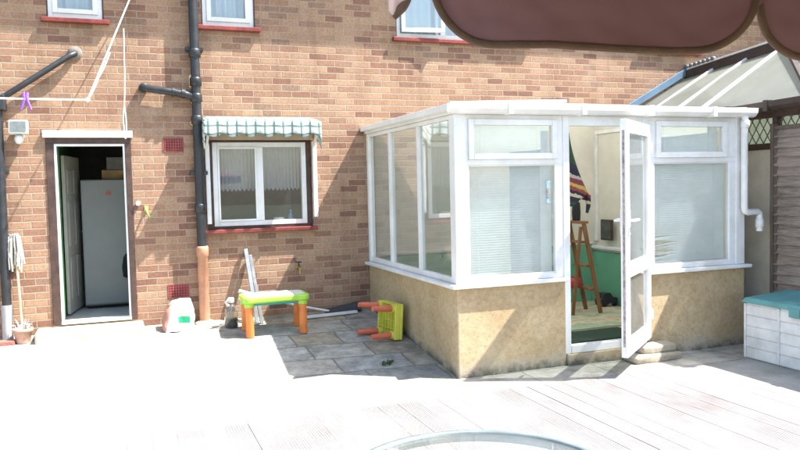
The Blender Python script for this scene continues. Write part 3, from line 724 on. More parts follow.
f.tube(rope([(-2.815, -0.62, 2.72), (-2.83, -0.62, 2.60), (-2.826, -0.62, 2.40), (-2.815, -0.62, 2.37), (-2.803, -0.62, 2.42), (-2.803, -0.62, 2.60), (-2.815, -0.62, 2.72)], .01, 6), 0.006, 8)
sub(f, 'line_tail', ROPE, wl)
pg = thing('clothes_peg', 'purple plastic clothes peg clipped on the washing line', 'peg', (-3.53, -2.57, 2.50))
PX, PY, PZ = -3.535, -2.572, 2.555
for s_ in (-1, 1):
    f = MB(); f.tube([(PX + s_ * 0.012, PY, PZ + .035), (PX + s_ * 0.008, PY, PZ + .0), (PX + s_ * 0.012, PY, PZ - .03), (PX + s_ * 0.034, PY, PZ - .095)], [.012, .014, .012, .008], 8); f.build('jaw', PURPLE, pg)
f = MB(); f.tube([(PX - .022, PY, PZ - .022), (PX + .022, PY, PZ - .022)], 0.008, 8); f.build('spring', GREYM, pg)

# ------------------------------------------------------------------ kitchen contents
fr = thing('fridge', 'tall grey fridge freezer just inside the open back door', 'fridge', (-3.0, 1.3, 0.395))
f = MB(); f.box(-3.335, -2.72, 1.04, 1.62, 0.43, 1.985); f.build('cabinet', FRIDGE, fr, bevel=0.01)
f = MB(); f.box(-3.335, -2.72, 0.985, 1.032, 0.45, 1.98); f.build('fridge_door', FRIDGE, fr, bevel=0.012)
f = MB(); f.box(-3.30, -2.75, 1.06, 1.6, 0.396, 0.43); f.build('plinth', DARK, fr)
f = MB(); f.box(-3.05, -2.99, 0.978, 0.984, 1.79, 1.84); f.build('magnet', surf('magnet_red', (0.5, 0.15, 0.1), .5), fr)
f = MB(); f.box(-3.09, -2.80, 1.10, 1.40, 1.988, 2.10); tag(f.build('carton', CARD, bevel=.004), 'brown cardboard box lying on top of the fridge', 'box', 'boxes on the fridge')
f = MB(); f.box(-3.03, -2.78, 1.12, 1.38, 2.103, 2.26); tag(f.build('carton', GREYBOX, bevel=.004), 'dark grey box stacked on the brown cardboard box', 'box', 'boxes on the fridge')
f = MB(); f.lathe((-2.84, 0.93, 0.90), [(0.001, -0.14), (0.05, -0.12), (0.06, 0.0), (0.04, 0.12), (0.012, 0.16), (0.001, 0.17)], 12)
tag(f.build('hanging_bag', DARK), 'dark bag hanging at the right edge of the fridge', 'bag')

# ------------------------------------------------------------------ left corner: mop, pot, brick edging
mp = thing('mop', 'mop propped upside down against the bricks, strings at the top', 'mop', (-3.93, -0.16, 0.29))
f = MB(); f.tube([(-3.905, -0.17, 0.33), (-3.955, -0.055, 1.36)], 0.013, 10); f.build('handle', HANDLE, mp)
f = MB()
for i in range(46):
    a = random.uniform(0, 2 * math.pi); r = random.uniform(.03, .075); l = random.uniform(.16, .34)
    x0, y0, z0 = -3.957, -0.075, 1.36 + random.uniform(-.03, .03)
    f.tube([(x0, y0, z0), (x0 + r * .7 * math.cos(a), y0 + min(.05, r * .7 * math.sin(a)), z0 + .025), (x0 + r * math.cos(a), y0 + min(.055, r * math.sin(a)), z0 - l * .5), (x0 + r * .95 * math.cos(a) + random.uniform(-.02, .02), y0 + min(.055, r * math.sin(a)), z0 - l)], 0.009, 5)
f.build('mop_head', MOPM, mp)
f = MB(); f.lathe((-3.957, -0.06, 1.32), [(0.03, 0), (0.034, 0.03), (0.03, 0.06)], 12); f.build('mop_socket', WPAINT, mp)
pt = thing('plant_pot', 'pale clay pot at the foot of the mop by the door step', 'pot', (-3.90, -0.20, 0.28))
f = MB(); f.lathe((-3.90, -0.22, gz(-.22)), [(0.07, 0.0), (0.085, 0.11), (0.10, 0.115), (0.103, 0.15), (0.088, 0.15), (0.08, 0.10), (0.06, 0.02)], 24); f.build('pot_body', POTM, pt)
f = MB(); f.lathe((-3.90, -0.22, gz(-.22) + .11), [(0.08, 0), (0.06, .012), (0.001, .015)], 16); f.build('soil', surf('pot_soil', (0.12, 0.09, 0.06), .95, .3, 40), pt)
f = MB()
for i in range(22):
    a = random.uniform(0, 6.28); r = random.uniform(.02, .06); f.tube([(-3.90 + r * math.cos(a), -.22 + r * math.sin(a), gz(-.22) + .12), (-3.90 + 1.3 * r * math.cos(a), -.22 + 1.3 * r * math.sin(a), gz(-.22) + .19), (-3.90 + 1.9 * r * math.cos(a), -.22 + 1.9 * r * math.sin(a), gz(-.22) + random.uniform(.16, .26))], [.006, .005, .002], 5)
f.build('dry_stems', MOPM, pt)
f = MB(); f.box(-4.75, -3.97, -0.30, -0.19, 0.24, 0.315); tag(f.build('brick_edging', surf('red_brick', (0.38, 0.14, 0.11), .85, .2, 9, .2), bevel=.012), 'low red brick edging on the ground at the far left', 'edging')

# ------------------------------------------------------------------ sack, bottle
sk = thing('compost_sack', 'slumped white plastic sack with a green print against the bricks', 'sack', (-2.34, -0.24, 0.27))
def sack_col(nt, x, y, z, vec):
    n = N(nt, 'ShaderNodeTexNoise', Scale=9.0, Detail=5.0); nt.links.new(vec, n.inputs['Vector'])
    def inbox(v, a, b): return M_(nt, 'MULTIPLY', M_(nt, 'GREATER_THAN', v, a), M_(nt, 'LESS_THAN', v, b))
    base = mixc(nt, n.outputs[0], (0.55, 0.52, 0.49), (0.80, 0.79, 0.77))
    xx = M_(nt, 'MULTIPLY_ADD', n.outputs[0], 0.03, x); zz = M_(nt, 'MULTIPLY_ADD', n.outputs[0], 0.03, z)
    c = mixc(nt, M_(nt, 'MULTIPLY', inbox(xx, -2.33, -2.20), inbox(zz, 0.37, 0.445)), base, (0.01, 0.30, 0.13))
    c = mixc(nt, M_(nt, 'MULTIPLY', inbox(xx, -2.34, -2.265), inbox(zz, 0.46, 0.56)), c, (0.52, 0.40, 0.27))
    c = mixc(nt, M_(nt, 'LESS_THAN', M_(nt, 'MULTIPLY_ADD', z, -0.28, x), -2.555), c, (0.42, 0.20, 0.16))
    return c
SACK, _, _ = stripe_mat('printed_sack', sack_col)
f = MB()
def sackf(u, v):
    a = 2 * math.pi * u
    P_ = [0.150, 0.166, 0.168, 0.160, 0.150, 0.140, 0.128, 0.105, 0.0]
    i = min(7, int(v * 8)); t = v * 8 - i; prof = P_[i] * (1 - t) + P_[i + 1] * t
    H_ = [0.0, 0.05, 0.11, 0.18, 0.245, 0.295, 0.33, 0.352, 0.345]; h = H_[i] * (1 - t) + H_[i + 1] * t
    ca, sa = math.cos(a), math.sin(a)
    q = (abs(ca) ** 5 + abs(sa) ** 5) ** (-1 / 5)
    x = -2.345 + prof * q * ca + 0.045 * v; y = -0.25 + prof * 0.62 * q * sa + 0.07 * v; z = 0.262 + h - .05 * max(0, -ca) * v
    w = noise.noise(Vector((x * 7, y * 7, z * 5))) * 0.030 + noise.noise(Vector((x * 21, y * 21, z * 11 + 4))) * 0.014
    return (x + w * ca, y + w * sa, z + w * .7)
f.grid(sackf, 64, 36); f.build('sack_body', SACK, sk)
f = MB()
def flapf(u, v): return (-2.50 + 0.10 * v + .02 * math.sin(7 * u), -0.33 + .16 * u, 0.268 + .20 * v * (1 - .4 * u) + .015 * math.sin(9 * u + 5 * v))
f.grid(flapf, 10, 8); f.build('sack_fold', surf('sack_red', (0.40, 0.19, 0.15), .6, .2, 12), sk, solid=.004)

bt = thing('demijohn', 'clear plastic water bottle, dark at the bottom, beside the clay pipe base', 'bottle', (-1.765, -0.33, 0.26))
zb = gz(-.33)
f = MB(); f.lathe((-1.765, -0.33, zb + .004), [(0.066, 0.0), (0.078, 0.012), (0.078, 0.17), (0.072, 0.21), (0.04, 0.255), (0.026, 0.27), (0.026, 0.30)], 24); f.build('bottle_body', glass_mat('clear_plastic', (0.82, 0.85, 0.82), .10, .9, 2.5), bt)
f = MB(); f.lathe((-1.765, -0.33, zb + .008), [(0.064, 0.0), (0.073, 0.012), (0.073, 0.10), (0.001, 0.10)], 24); f.build('contents', surf('dark_liquid', (0.05, 0.045, 0.035), .3, .3, 20), bt)
f = MB(); f.lathe((-1.765, -0.33, zb + .30), [(0.034, -.012), (0.036, .03), (0.03, .04), (0.001, .042)], 18); f.build('cap', WPAINT, bt)
f = MB(); f.tube([(-1.80, -0.36, zb + .255), (-1.83, -0.385, zb + .30), (-1.78, -.375, zb + .335)], 0.016, 8); f.build('carry_handle', WPAINT, bt)

# ------------------------------------------------------------------ toy tables
def rrect(x0, x1, y0, y1, r, z, n=6):
    pts = []
    for cx, cy, a0 in ((x1 - r, y1 - r, 0), (x0 + r, y1 - r, 90), (x0 + r, y0 + r, 180), (x1 - r, y0 + r, 270)):
        for i in range(n + 1):
            a = R(a0 + 90 * i / n); pts.append((cx + r * math.cos(a), cy + r * math.sin(a), z))
    return pts
tt = thing('toy_table', 'child\'s lime green plastic table on orange legs, standing upright', 'toy table', (-1.33, -0.62, 0.22), "children's plastic play tables")
f = MB(); f.prism(rrect(-1.70, -0.965, -0.84, -0.42, 0.07, 0.585), (0, 0, 0.07)); f.build('tabletop', LIME, tt, bevel=0.02, seg=3)
f = MB(); f.prism(rrect(-1.655, -1.01, -0.80, -0.46, 0.05, 0.653), (0, 0, 0.006)); f.build('lit_top', surf('lit_top_white', (0.78, 0.80, 0.70), .4, .06), tt, bevel=.002)  # white plate added for the sunlit glare on the lime tabletop
f = MB(); f.prism(rrect(-1.64, -1.02, -0.78, -0.48, 0.05, 0.555), (0, 0, 0.03)); f.build('underside', TEALP, tt, bevel=0.006)
for sx in (-1.63, -1.04):
    for sy in (-0.77, -0.49):
        zg = gz(sy) + .004
        f = MB(); f.lathe((sx, sy, 0), [(0.044, zg), (0.047, zg + .01), (0.041, 0.50), (0.05, 0.53), (0.05, 0.584)], 18)
        l = f.build('leg', ORANGE, tt)
        f = MB(); f.lathe((sx, sy, 0), [(0.054, 0.545), (0.056, 0.585)], 18); sub(f, 'leg_socket', LIME, l)
ft = thing('toy_table', 'child\'s yellow plastic table tipped on its side, red legs sticking out', 'toy table', (-0.18, -1.2, 0.15), "children's plastic play tables")
# local frame of the tipped table: x' = up the plate, y' = along the wall, z' = out from underside (towards -x)
tb = Matrix.Translation((-0.13, -1.19, gz(-1.3) + .01)) @ Matrix.Rotation(R(9), 4, 'Z') @ Matrix.Rotation(R(4), 4, 'Y')
def TB(p): return tb @ Vector(p)
def tbox(m, x0, x1, y0, y1, z0, z1): m.hexa([TB(q) for q in ((x0, y0, z0), (x1, y0, z0), (x1, y1, z0), (x0, y1, z0), (x0, y0, z1), (x1, y0, z1), (x1, y1, z1), (x0, y1, z1))])
f = MB(); tbox(f, -0.035, 0.0, -0.20, 0.20, 0.0, 0.385)
tbox(f, -0.10, -0.035, -0.20, -0.185, 0.0, 0.385); tbox(f, -0.10, -0.035, 0.185, 0.20, 0.0, 0.385)
tbox(f, -0.10, -0.035, -0.185, 0.185, 0.0, 0.015); tbox(f, -0.10, -0.035, -0.185, 0.185, 0.37, 0.385)
f.build('tabletop', YELLOW, ft, bevel=0.008)
f = MB()
for i in range(1, 6): tbox(f, -0.075, -0.035, -0.185 + i * .062 - .005, -0.185 + i * .062 + .005, 0.015, 0.37)
for i in range(1, 4): tbox(f, -0.075, -0.0351, -0.185, 0.185, 0.015 + i * .09 - .004, 0.015 + i * .09 + .004)
f.each('underside_rib', YELLOW, ft)
for sy in (-0.15, 0.15):
    for sz in (0.05, 0.335):
        f = MB(); f.tube([TB((-0.04, sy, sz)), TB((-0.12, sy, sz)), TB((-0.36, sy * 1.12, sz + (sz - .19) * .06))], [.04, .036, .028], 14); l = f.build('leg', REDP, ft)
        f = MB(); f.tube([TB((-0.05, sy, sz)), TB((-0.125, sy, sz))], .044, 14); sub(f, 'leg_socket', YELLOW, l)

# ------------------------------------------------------------------ leaning poles etc.
f = MB(); f.bar((-1.47, -0.33, 0.262), (-1.535, -0.035, 1.12), 0.045, 0.03, up=(0, 1, 0)); tag(f.build('metal_bar', GREYM, bevel=.006), 'longer pale metal bar leaning on the bricks behind the toy table', 'bar', 'metal bars leaning on the wall')
f = MB(); f.bar((-1.415, -0.30, 0.265), (-1.485, -0.035, 1.05), 0.04, 0.03, up=(0, 1, 0)); tag(f.build('metal_bar', surf('dull_metal', (0.24, 0.25, 0.26), .5, .15, 9, .05, metal=.5), bevel=.006), 'shorter grey metal bar leaning on the bricks, right of the longer bar', 'bar', 'metal bars leaning on the wall')
f = MB(); f.tube([(-1.665, -0.28, 0.665), (-1.60, -0.27, 0.645), (-0.95, -0.16, 0.42), (-0.55, -0.10, 0.316)], [.022, .018, .014, .014], 10); tag(f.build('broom_pole', WPAINT), 'white pole propped behind the toy table, sloping to the ground', 'pole')
f = MB(); f.bar((-0.95, -0.27, 0.295), (-0.24, -0.20, 0.302), 0.06, 0.03); tag(f.build('white_batten', WPAINT, bevel=.004), 'white batten lying on the paving along the house wall', 'batten')
f = MB(); f.hexa([(-0.62, -0.12, 0.305), (-0.16, -0.16, 0.31), (-0.13, -0.03, 0.30), (-0.60, -0.02, 0.295), (-0.60, -0.11, 0.325), (-0.17, -0.10, 0.41), (-0.14, -0.015, 0.40), (-0.59, -0.012, 0.33)]); tag(f.build('slate_sheet', SLATE, bevel=.004), 'dark slate sheet lying in the corner by the conservatory', 'slate')
f = MB()
for i in range(26):
    a = random.uniform(0, 6.28); l = random.uniform(.03, .08); bx = -0.50 + random.uniform(-.05, .05); by = -2.02 + random.uniform(-.03, .03); z0 = gz(by)
    f.add([(bx - .005, by, z0), (bx + .005, by, z0), (bx + l * math.cos(a), by + l * math.sin(a), z0 + l * .7), (bx + l * .5 * math.cos(a) - .008, by + l * .5 * math.sin(a), z0 + l * .6)], [(0, 1, 2, 3)])
tag(f.build('weed_tuft', surf('weed_green', (0.07, 0.13, 0.04), .8)), 'small green weed growing in a paving joint', 'weed')

# ------------------------------------------------------------------ conservatory
CD, CW = -2.60, 3.45
cn = thing('conservatory', 'white framed glass conservatory on a rendered dwarf wall, door open', 'conservatory', (1.7, -1.3, 0))
f = MB()
f.prism([(0, CD, -.02), (1.18, CD, -.02), (1.18, CD + .14, -.02), (.14, CD + .14, -.02), (.14, -.001, -.02), (0, -.001, -.02)], (0, 0, .87))
f.prism([(2.13, CD, -.02), (CW, CD, -.02), (CW, -.001, -.02), (CW - .14, -.001, -.02), (CW - .14, CD + .14, -.02), (2.13, CD + .14, -.02)], (0, 0, .87))
f.each('dwarf_wall', RENDER, cn, bevel=0.012)
f = MB(); f.box(1.182, 2.128, CD - .02, CD + .16, -0.02, 0.12); f.build('door_step', RENDER, cn, bevel=.012)
f = MB(); f.box(0.14, CW - .14, CD + .16, -0.02, 0.05, 0.148); f.build('floor', LAMI, cn)
f = MB(); f.prism([(.141, -.002, .148), (CW - .141, -.002, .148), (CW - .141, -.002, .9), (CW - .085, -.002, .9), (CW - .085, -.002, 2.788), (2.85, -.002, 2.862), (.10, -.002, 2.525), (.10, -.002, .9), (.141, -.002, .9)], (0, -.018, 0)); f.build('inner_wall', CREAM, cn)
f = MB(); f.box(CW - .085, CW - .02, CD + .122, -.002, .89, 2.471); f.build('party_panel', CREAM, cn)
f = MB(); f.prism([(CW - .10, CD + .14, 2.531), (CW - .10, -.022, 2.531), (CW - .10, -.022, 2.785), (CW - .10, CD + .14, 2.538)], (.06, 0, 0)); f.build('gable_infill', CREAM, cn)
f = MB(); f.box(CW - .115, CW - .0851, -.075, -.021, .99, 2.47); f.build('corner_trim', WPAINT, cn, bevel=.004)
f = MB(); f.box(0.14, CW - .16, -0.03, -0.021, 0.148, 0.95); f.box(CW - .15, CW - .141, CD + .14, -0.031, 0.148, 0.849); f.box(0.141, 0.15, CD + .14, -.031, .148, .849); f.each('green_dado', MINT, cn)
f = MB(); f.box(0.14, CW - .16, -0.045, -0.021, 0.951, 0.985); f.box(CW - .19, CW - .086, CD + .16, -.046, .892, .93); f.each('dado_rail', WPAINT, cn, bevel=.004)
# sills
f = MB(); f.box(-0.06, 0.15, CD - .06, -0.001, 0.852, 0.888); f.box(0.152, 1.19, CD - .06, CD + .15, 0.852, 0.888); f.box(2.12, CW + .05, CD - .06, CD + .15, 0.852, 0.888); f.box(CW - .13, CW + .05, CD + .152, -.001, .852, .888)
f.each('sill', UPVC, cn, bevel=0.008)
# main frame : corner posts, head beam
f = MB()
f.box(0.0, 0.12, CD, CD + .12, 0.89, 2.47); f.box(CW - .12, CW, CD, CD + .12, 0.89, 2.47)
f.box(0.0, 0.07, -0.075, -0.002, 0.89, 2.47); 
f.box(1.165, 1.235, CD, CD + .07, 0.12, 2.47); f.box(2.105, 2.175, CD, CD + .07, 0.12, 2.47)
f.each('post', UPVC, cn, bevel=0.006)
f = MB(); f.box(-0.02, CW + .02, CD - .02, CD + .13, 2.472, 2.53); f.box(-0.02, 0.10, CD + .132, -0.002, 2.472, 2.53); f.box(CW - .10, CW + .02, CD + .132, -.002, 2.472, 2.53)
f.each('eaves_beam', UPVC, cn, bevel=0.006)
# front windows
def cwin(x0, x1, fan_x0, fan_x1, low_x0, low_x1):
    m = MB()
    m.box(x0, low_x0, CD + .01, CD + .065, 0.89, 2.0); m.box(low_x1, x1, CD + .01, CD + .065, 0.89, 2.0)
    m.box(low_x0, low_x1, CD + .01, CD + .065, 0.89, 0.935)
    m.box(x0, x1, CD + .01, CD + .065, 2.0, 2.05); m.box(x0, x1, CD + .01, CD + .065, 2.425, 2.47)
    m.box(x0, fan_x0 - .055, CD + .01, CD + .065, 2.05, 2.425); m.box(fan_x1 + .055, x1, CD + .01, CD + .065, 2.05, 2.425)
    w = m.build('front_window', UPVC, cn, bevel=0.004)
    m = MB(); frame_rect(m, fan_x0 - .055, fan_x1 + .055, 2.05, 2.425, CD - .012, CD + .05, .055); sub(m, 'fanlight', UPVC, w, bevel=.005)
    m = MB(); m.box(fan_x0, fan_x1, CD + .02, CD + .026, 2.105, 2.37); sub(m, 'pane', GLASS, w)
    m = MB(); m.box(low_x0, low_x1, CD + .03, CD + .036, 0.935, 2.0); sub(m, 'pane', GLASS, w)
    m = MB(); m.box(low_x0, low_x1, CD + .024, CD + .03, 0.935, 0.95); m.box(low_x0, low_x1, CD + .024, CD + .03, 1.985, 2.0)
    for o_ in m.each('glazing_bead', UPVC, None): o_.parent = w
    return w
fw = cwin(0.12, 1.165, 0.20, 1.04, 0.15, 1.075)
m = MB(); m.box(0.985, 1.03, CD + .024, CD + .029, 1.62, 1.84); sub(m, 'sticker', surf('blue_sticker', (0.30, 0.44, 0.50), .4, .2, 30), fw)
m = MB(); m.box(0.992, 1.022, CD + .0205, CD + .0235, 1.68, 1.77); sub(m, 'sticker_print', surf('grey_print', (0.45, 0.42, 0.38), .4, .3, 60), fw)
cwin(2.175, 3.33, 2.33, 3.15, 2.26, 3.245)
# side glazing
for side, xx in ((0, 0.012),):
    ys = [CD + .12, -1.67, -0.80, -0.075]
    m = MB()
    m.box(xx, xx + .05, CD + .12, -0.075, 0.89, 0.945); m.box(xx, xx + .05, CD + .12, -.075, 2.43, 2.47)
    for yy in ys[1:3]: m.box(xx - .004, xx + .054, yy - .028, yy + .028, 0.945, 2.43)
    w = m.build('side_window', UPVC, cn, bevel=.004)
    b = [ys[0], ys[1] - .028, ys[1] + .028, ys[2] - .028, ys[2] + .028, ys[3]]
    for i in range(0, 6, 2):
        m = MB(); m.box(xx + .022, xx + .028, b[i], b[i + 1], 0.945, 2.43); sub(m, 'pane', GLASS_L, w)
# door frame head + threshold
f = MB(); f.box(1.235, 2.105, CD + .005, CD + .065, 2.37, 2.47); f.box(1.235, 2.105, CD - .005, CD + .075, 0.122, 0.20); f.each('door_frame', UPVC, cn, bevel=.005)
# open door leaf
hinge = Vector((2.12, CD - .01, 0)); free = Vector((1.335, -3.255, 0)); ld = (free - hinge).normalized(); LL = (free - hinge).length; ln = Vector((-ld.y, ld.x, 0))
if ln.y > 0: ln = -ln
def leafbox(m, s0, s1, t0, t1, z0, z1):
    c_ = lambda s_, t_, z_: hinge + ld * s_ + ln * t_ + Vector((0, 0, z_))
    m.hexa([c_(s0, t0, z0), c_(s1, t0, z0), c_(s1, t1, z0), c_(s0, t1, z0), c_(s0, t0, z1), c_(s1, t0, z1), c_(s1, t1, z1), c_(s0, t1, z1)])
DZ0, DZ1 = 0.205, 2.375
m = MB()
leafbox(m, 0, .11, 0, .06, DZ0, DZ1); leafbox(m, LL - .11, LL, 0, .06, DZ0, DZ1)
leafbox(m, .11, LL - .11, 0, .06, DZ0, DZ0 + .14); leafbox(m, .11, LL - .11, 0, .06, DZ1 - .12, DZ1); leafbox(m, .11, LL - .11, 0, .06, 0.93, 1.06)
door = m.build('door', UPVC, cn, bevel=.006)
m = MB(); leafbox(m, .11, LL - .11, .027, .033, DZ0 + .14, .93); sub(m, 'pane', GLASS_O, door)
m = MB(); leafbox(m, .11, LL - .11, .027, .033, 1.06, DZ1 - .12); sub(m, 'pane', GLASS_O, door)
m = MB(); leafbox(m, LL, LL + .003, .02, .04, DZ0 + .1, DZ1 - .1); sub(m, 'lock_strip', surf('lock_strip', (0.50, 0.40, 0.37), .5, .3, 30), door)
for t_, sg in ((0.06, 1), (0.0, -1)):
    m = MB(); leafbox(m, LL - .075, LL - .035, t_ + (0 if sg > 0 else -.012), t_ + (.012 if sg > 0 else 0), 1.33, 1.56)
    c_ = hinge + ld * (LL - .055) + ln * (t_ + sg * .01) + Vector((0, 0, 1.46)); e_ = c_ + ln * sg * .05
    m.tube([c_, e_, e_ - ld * .13], .013, 10); sub(m, 'handle', UPVC, door, bevel=.002)
m = MB()
for z_ in (0.45, 1.3, 2.15): c_ = hinge + ln * .07; m.tube([c_ + Vector((0, 0, z_ - .05)), c_ + Vector((0, 0, z_ + .05))], .014, 10)

for o_ in m.each('hinge', UPVC, None): o_.parent = door
# roof
f = MB()
A, B_, C_, D_, E_ = (-0.02, CD - .02, 2.535), (CW + .02, CD - .02, 2.535), (CW + .02, -0.002, 2.80), (2.85, -0.002, 2.885), (-0.02, -0.002, 2.535)
f.add([A, B_, C_, D_, E_], [(0, 1, 2), (0, 2, 3), (0, 3, 4)]); f.build('roof', POLY, cn, solid=.016)
f = MB(); f.bar((-.02, CD - .02, 2.56), (2.87, -0.03, 2.93), .05, .04)
for t_ in (0.28, 0.52, 0.76):
    x_ = -.02 + t_ * (CW + .04)
    if t_ < .8: f.bar((x_, CD, 2.56), (x_, -2.6 + (2.6 * min(1, x_ / 2.87)) - .05, 2.56 + .32 * min(1, x_ / 2.87)), .035, .03)
f.bar((CW + .01, CD, 2.56), (CW + .01, -.03, 2.83), .05, .04)
f.each('roof_bar', UPVC, cn, bevel=.005)
# gutter, fascia
f = MB()
prof = [(-.022, 2.565), (-.022, 2.475), (-.05, 2.465), (-.09, 2.475), (-.125, 2.51), (-.13, 2.562), (-.122, 2.562), (-.116, 2.515), (-.085, 2.485), (-.05, 2.478), (-.032, 2.486), (-.03, 2.565)]
f.prism([(-0.075, CD + a, z) for a, z in prof], (CW + .135, 0, 0))
f.build('gutter', UPVC, cn)
f = MB(); f.box(-.075, -.022, CD - .018, -.003, 2.50, 2.56); f.box(CW + .022, CW + .06, CD - .018, -.003, 2.50, 2.56); f.each('side_fascia', UPVC, cn, bevel=.008)
f = MB()
for x_ in (0.5, 1.3, 2.1, 2.9): f.box(x_, x_ + .05, CD - .136, CD - .022, 2.462, 2.567)
f.each('gutter_clip', UPVC, cn, bevel=.003)
f = MB(); f.tube([(3.38, CD - .075, 2.48), (3.38, CD - .075, 2.42), (3.385, CD - .06, 2.3), (3.39, CD - .055, 1.50), (3.40, CD - .055, 1.465), (3.44, CD - .05, 1.45), (3.60, CD - .03, 1.45), (3.625, CD - .028, 1.435), (3.63, CD - .028, 1.40), (3.63, CD - .028, 1.24)], .035, 12)
f.lathe((3.38, CD - .075, 2.40), [(.036, -.04), (.045, -.035), (.045, .03), (.036, .035)], 14); f.lathe((3.63, CD - .028, 1.33), [(.036, -.05), (.044, -.045), (.044, .04), (.036, .045)], 14)
f.build('downpipe', UPVC, cn)

# blinds : curved closed slats, one mesh per blind
def blind(x0, x1, z0, z1, y, lab, mess=None):
    m = MB(); n = int((z1 - z0) / 0.0235)
    for i in range(n):
        zc = z1 - .02 - i * .0235
        def fn(u, v):
            x = x0 + (x1 - x0) * u; t = (v - .5) * .027; sag = random.uniform(-.0005, .0005)
            dz, dy = t * .97, t * .29 - .0018 * (1 - (2 * v - 1) ** 2)
            if mess:
                xm0, xm1, zm0, zm1 = mess
                fx = min(1, max(0, (xm1 - x) / (xm1 - xm0))); fz = 1 - abs(zc - (zm0 + zm1) / 2) / ((zm1 - zm0) / 2)
                if fz > 0:
                    kx = min(1, fx * 2.2); w_ = kx * min(1, fz * 1.6)
                    dz = dz * (1 - w_) + t * .15 * w_; dy = dy * (1 - w_) + t * .95 * w_
                    return (x, y + dy, zc + dz + fx * .05 * math.sin(3.0 * (zc - zm0) / (zm1 - zm0) * 6.28) * w_ - .06 * fx * w_ * (1 - fz))
            return (x, y + dy, zc + dz + sag)
        m.grid(fn, 14 if mess else 4, 3)
    o = m.build('slats', BLIND, None)
    e = thing('venetian_blind', lab, 'blind', ((x0 + x1) / 2, y, z0), 'venetian blinds in the conservatory windows')
    o.parent = e; o.matrix_parent_inverse = Matrix.Translation(-e.location)
    m = MB(); m.box(x0, x1, y - .018, y + .018, z1 - .008, z1 + .02); m.build('headrail', UPVC, e)
    m = MB(); m.box(x0, x1, y - .012, y + .012, z0 - .012, z0 + .006); m.build('bottom_rail', UPVC, e)
    m = MB()
    for q in (.15, .85): xq = x0 + (x1 - x0) * q; m.tube([(xq, y - .017, z0), (xq, y - .017, z1)], .0018, 5)
    m.each('cord', ROPE, e)
    return e
YB = CD + .11
blind(0.135, 1.09, 0.95, 2.0, YB, 'closed white venetian blind in the large pane left of the conservatory door')
blind(0.18, 1.06, 2.09, 2.40, YB, 'short white venetian blind in the fanlight left of the conservatory door')
blind(2.24, 3.26, 0.95, 2.0, YB, 'white venetian blind with bent slats in the large pane right of the door', mess=(2.24, 2.66, 0.97, 1.26))
blind(2.31, 3.17, 2.09, 2.40, YB, 'short white venetian blind in the fanlight right of the conservatory door')

# inside the conservatory
def sock_col(nt, x, y, z, vec):
    n = N(nt, 'ShaderNodeTexNoise', Scale=20.0, Detail=3.0); nt.links.new(vec, n.inputs['Vector'])
    zz = M_(nt, 'ADD', M_(nt, 'MULTIPLY_ADD', n.outputs[0], 0.05, z), M_(nt, 'MULTIPLY', x, 0.45))
    t = M_(nt, 'DIVIDE', M_(nt, 'SUBTRACT', zz, 2.15), 0.85)
    return ramp(nt, t, [(0.0, (0.02, 0.05, 0.05)), (0.16, (0.02, 0.02, 0.03)), (0.22, (0.5, 0.42, 0.3)), (0.26, (0.02, 0.02, 0.03)), (0.30, (0.25, 0.05, 0.045)), (0.345, (0.5, 0.33, 0.07)), (0.39, (0.20, 0.04, 0.045)), (0.45, (0.45, 0.38, 0.33)), (0.49, (0.02, 0.02, 0.03)), (0.56, (0.03, 0.03, 0.05)), (0.62, (0.03, 0.07, 0.03)), (1.0, (0.03, 0.07, 0.04))], 'CONSTANT')
SOCK, _, _ = stripe_mat('striped_knit', sock_col)
f = MB()
def sock(u, v):
    a = 2 * math.pi * u; t = v
    cx = 1.405 + 0.02 * t + .10 * t * t; z = 2.32 - 0.70 * t + .06 * max(0, math.cos(a)) * t - .07 * max(0, -math.cos(a)) * t * 0
    r = 0.012 + 0.105 * t ** 1.3
    return (cx + r * math.cos(a) * (1 + .1 * math.sin(3 * a)), -2.32 + r * .75 * math.sin(a), z - .05 * math.sin(2 * a + 1) * t)
f.grid(sock, 28, 20)
f.tube([(1.62, -2.34, 1.68), (1.63, -2.34, 1.58), (1.61, -2.34, 1.50)], [.03, .022, .012], 8)
f.tube([(1.405, -2.32, 2.31), (1.40, -2.32, 2.47)], .004, 6)
tag(f.build('knitted_hat', SOCK, solid=.006), 'dark pointed knitted hat with red and yellow stripes hanging in the doorway', 'hat')
ld_ = thing('step_stool', 'brown wooden folding step stool inside the conservatory', 'step stool', (2.58, -0.8, 0.15))
for yy in (-0.98, -0.66):
    f = MB(); f.bar((2.74, yy, .15), (2.50, yy, 1.30), .05, .03, up=(0, 1, 0)); f.build('leg', STOOLW, ld_, bevel=.004)
    f = MB(); f.bar((2.34, yy + .02, .15), (2.47, yy + .02, 1.26), .04, .025, up=(0, 1, 0)); f.build('leg', STOOLW, ld_, bevel=.004)
for z_, x_ in ((.45, 2.66), (.75, 2.60), (1.05, 2.535)):
    f = MB(); f.box(x_ - .06, x_ + .06, -.965, -.675, z_, z_ + .025); f.build('tread', STOOLW, ld_, bevel=.004)
f = MB(); f.box(2.43, 2.56, -1.0, -.64, 1.30, 1.33); f.build('top_step', STOOLW, ld_, bevel=.004)
f = MB(); f.lathe((2.49, -.78, .47), [(.001, .0), (.06, .005), (.085, .05), (.08, .13), (.07, .135), (.07, .02)], 18)
tag(f.build('toy_pot', surf('red_toy', (0.55, 0.05, 0.06), .4)), 'small red toy pot on the tread of the wooden step stool', 'toy')
f = MB(); f.lathe((2.50, -.82, 1.333), [(.05, 0), (.055, .10), (.05, .22), (.02, .25), (.001, .25)], 16); tag(f.build('dark_jar', DARK), 'dark jar on the top of the wooden step stool', 'jar')
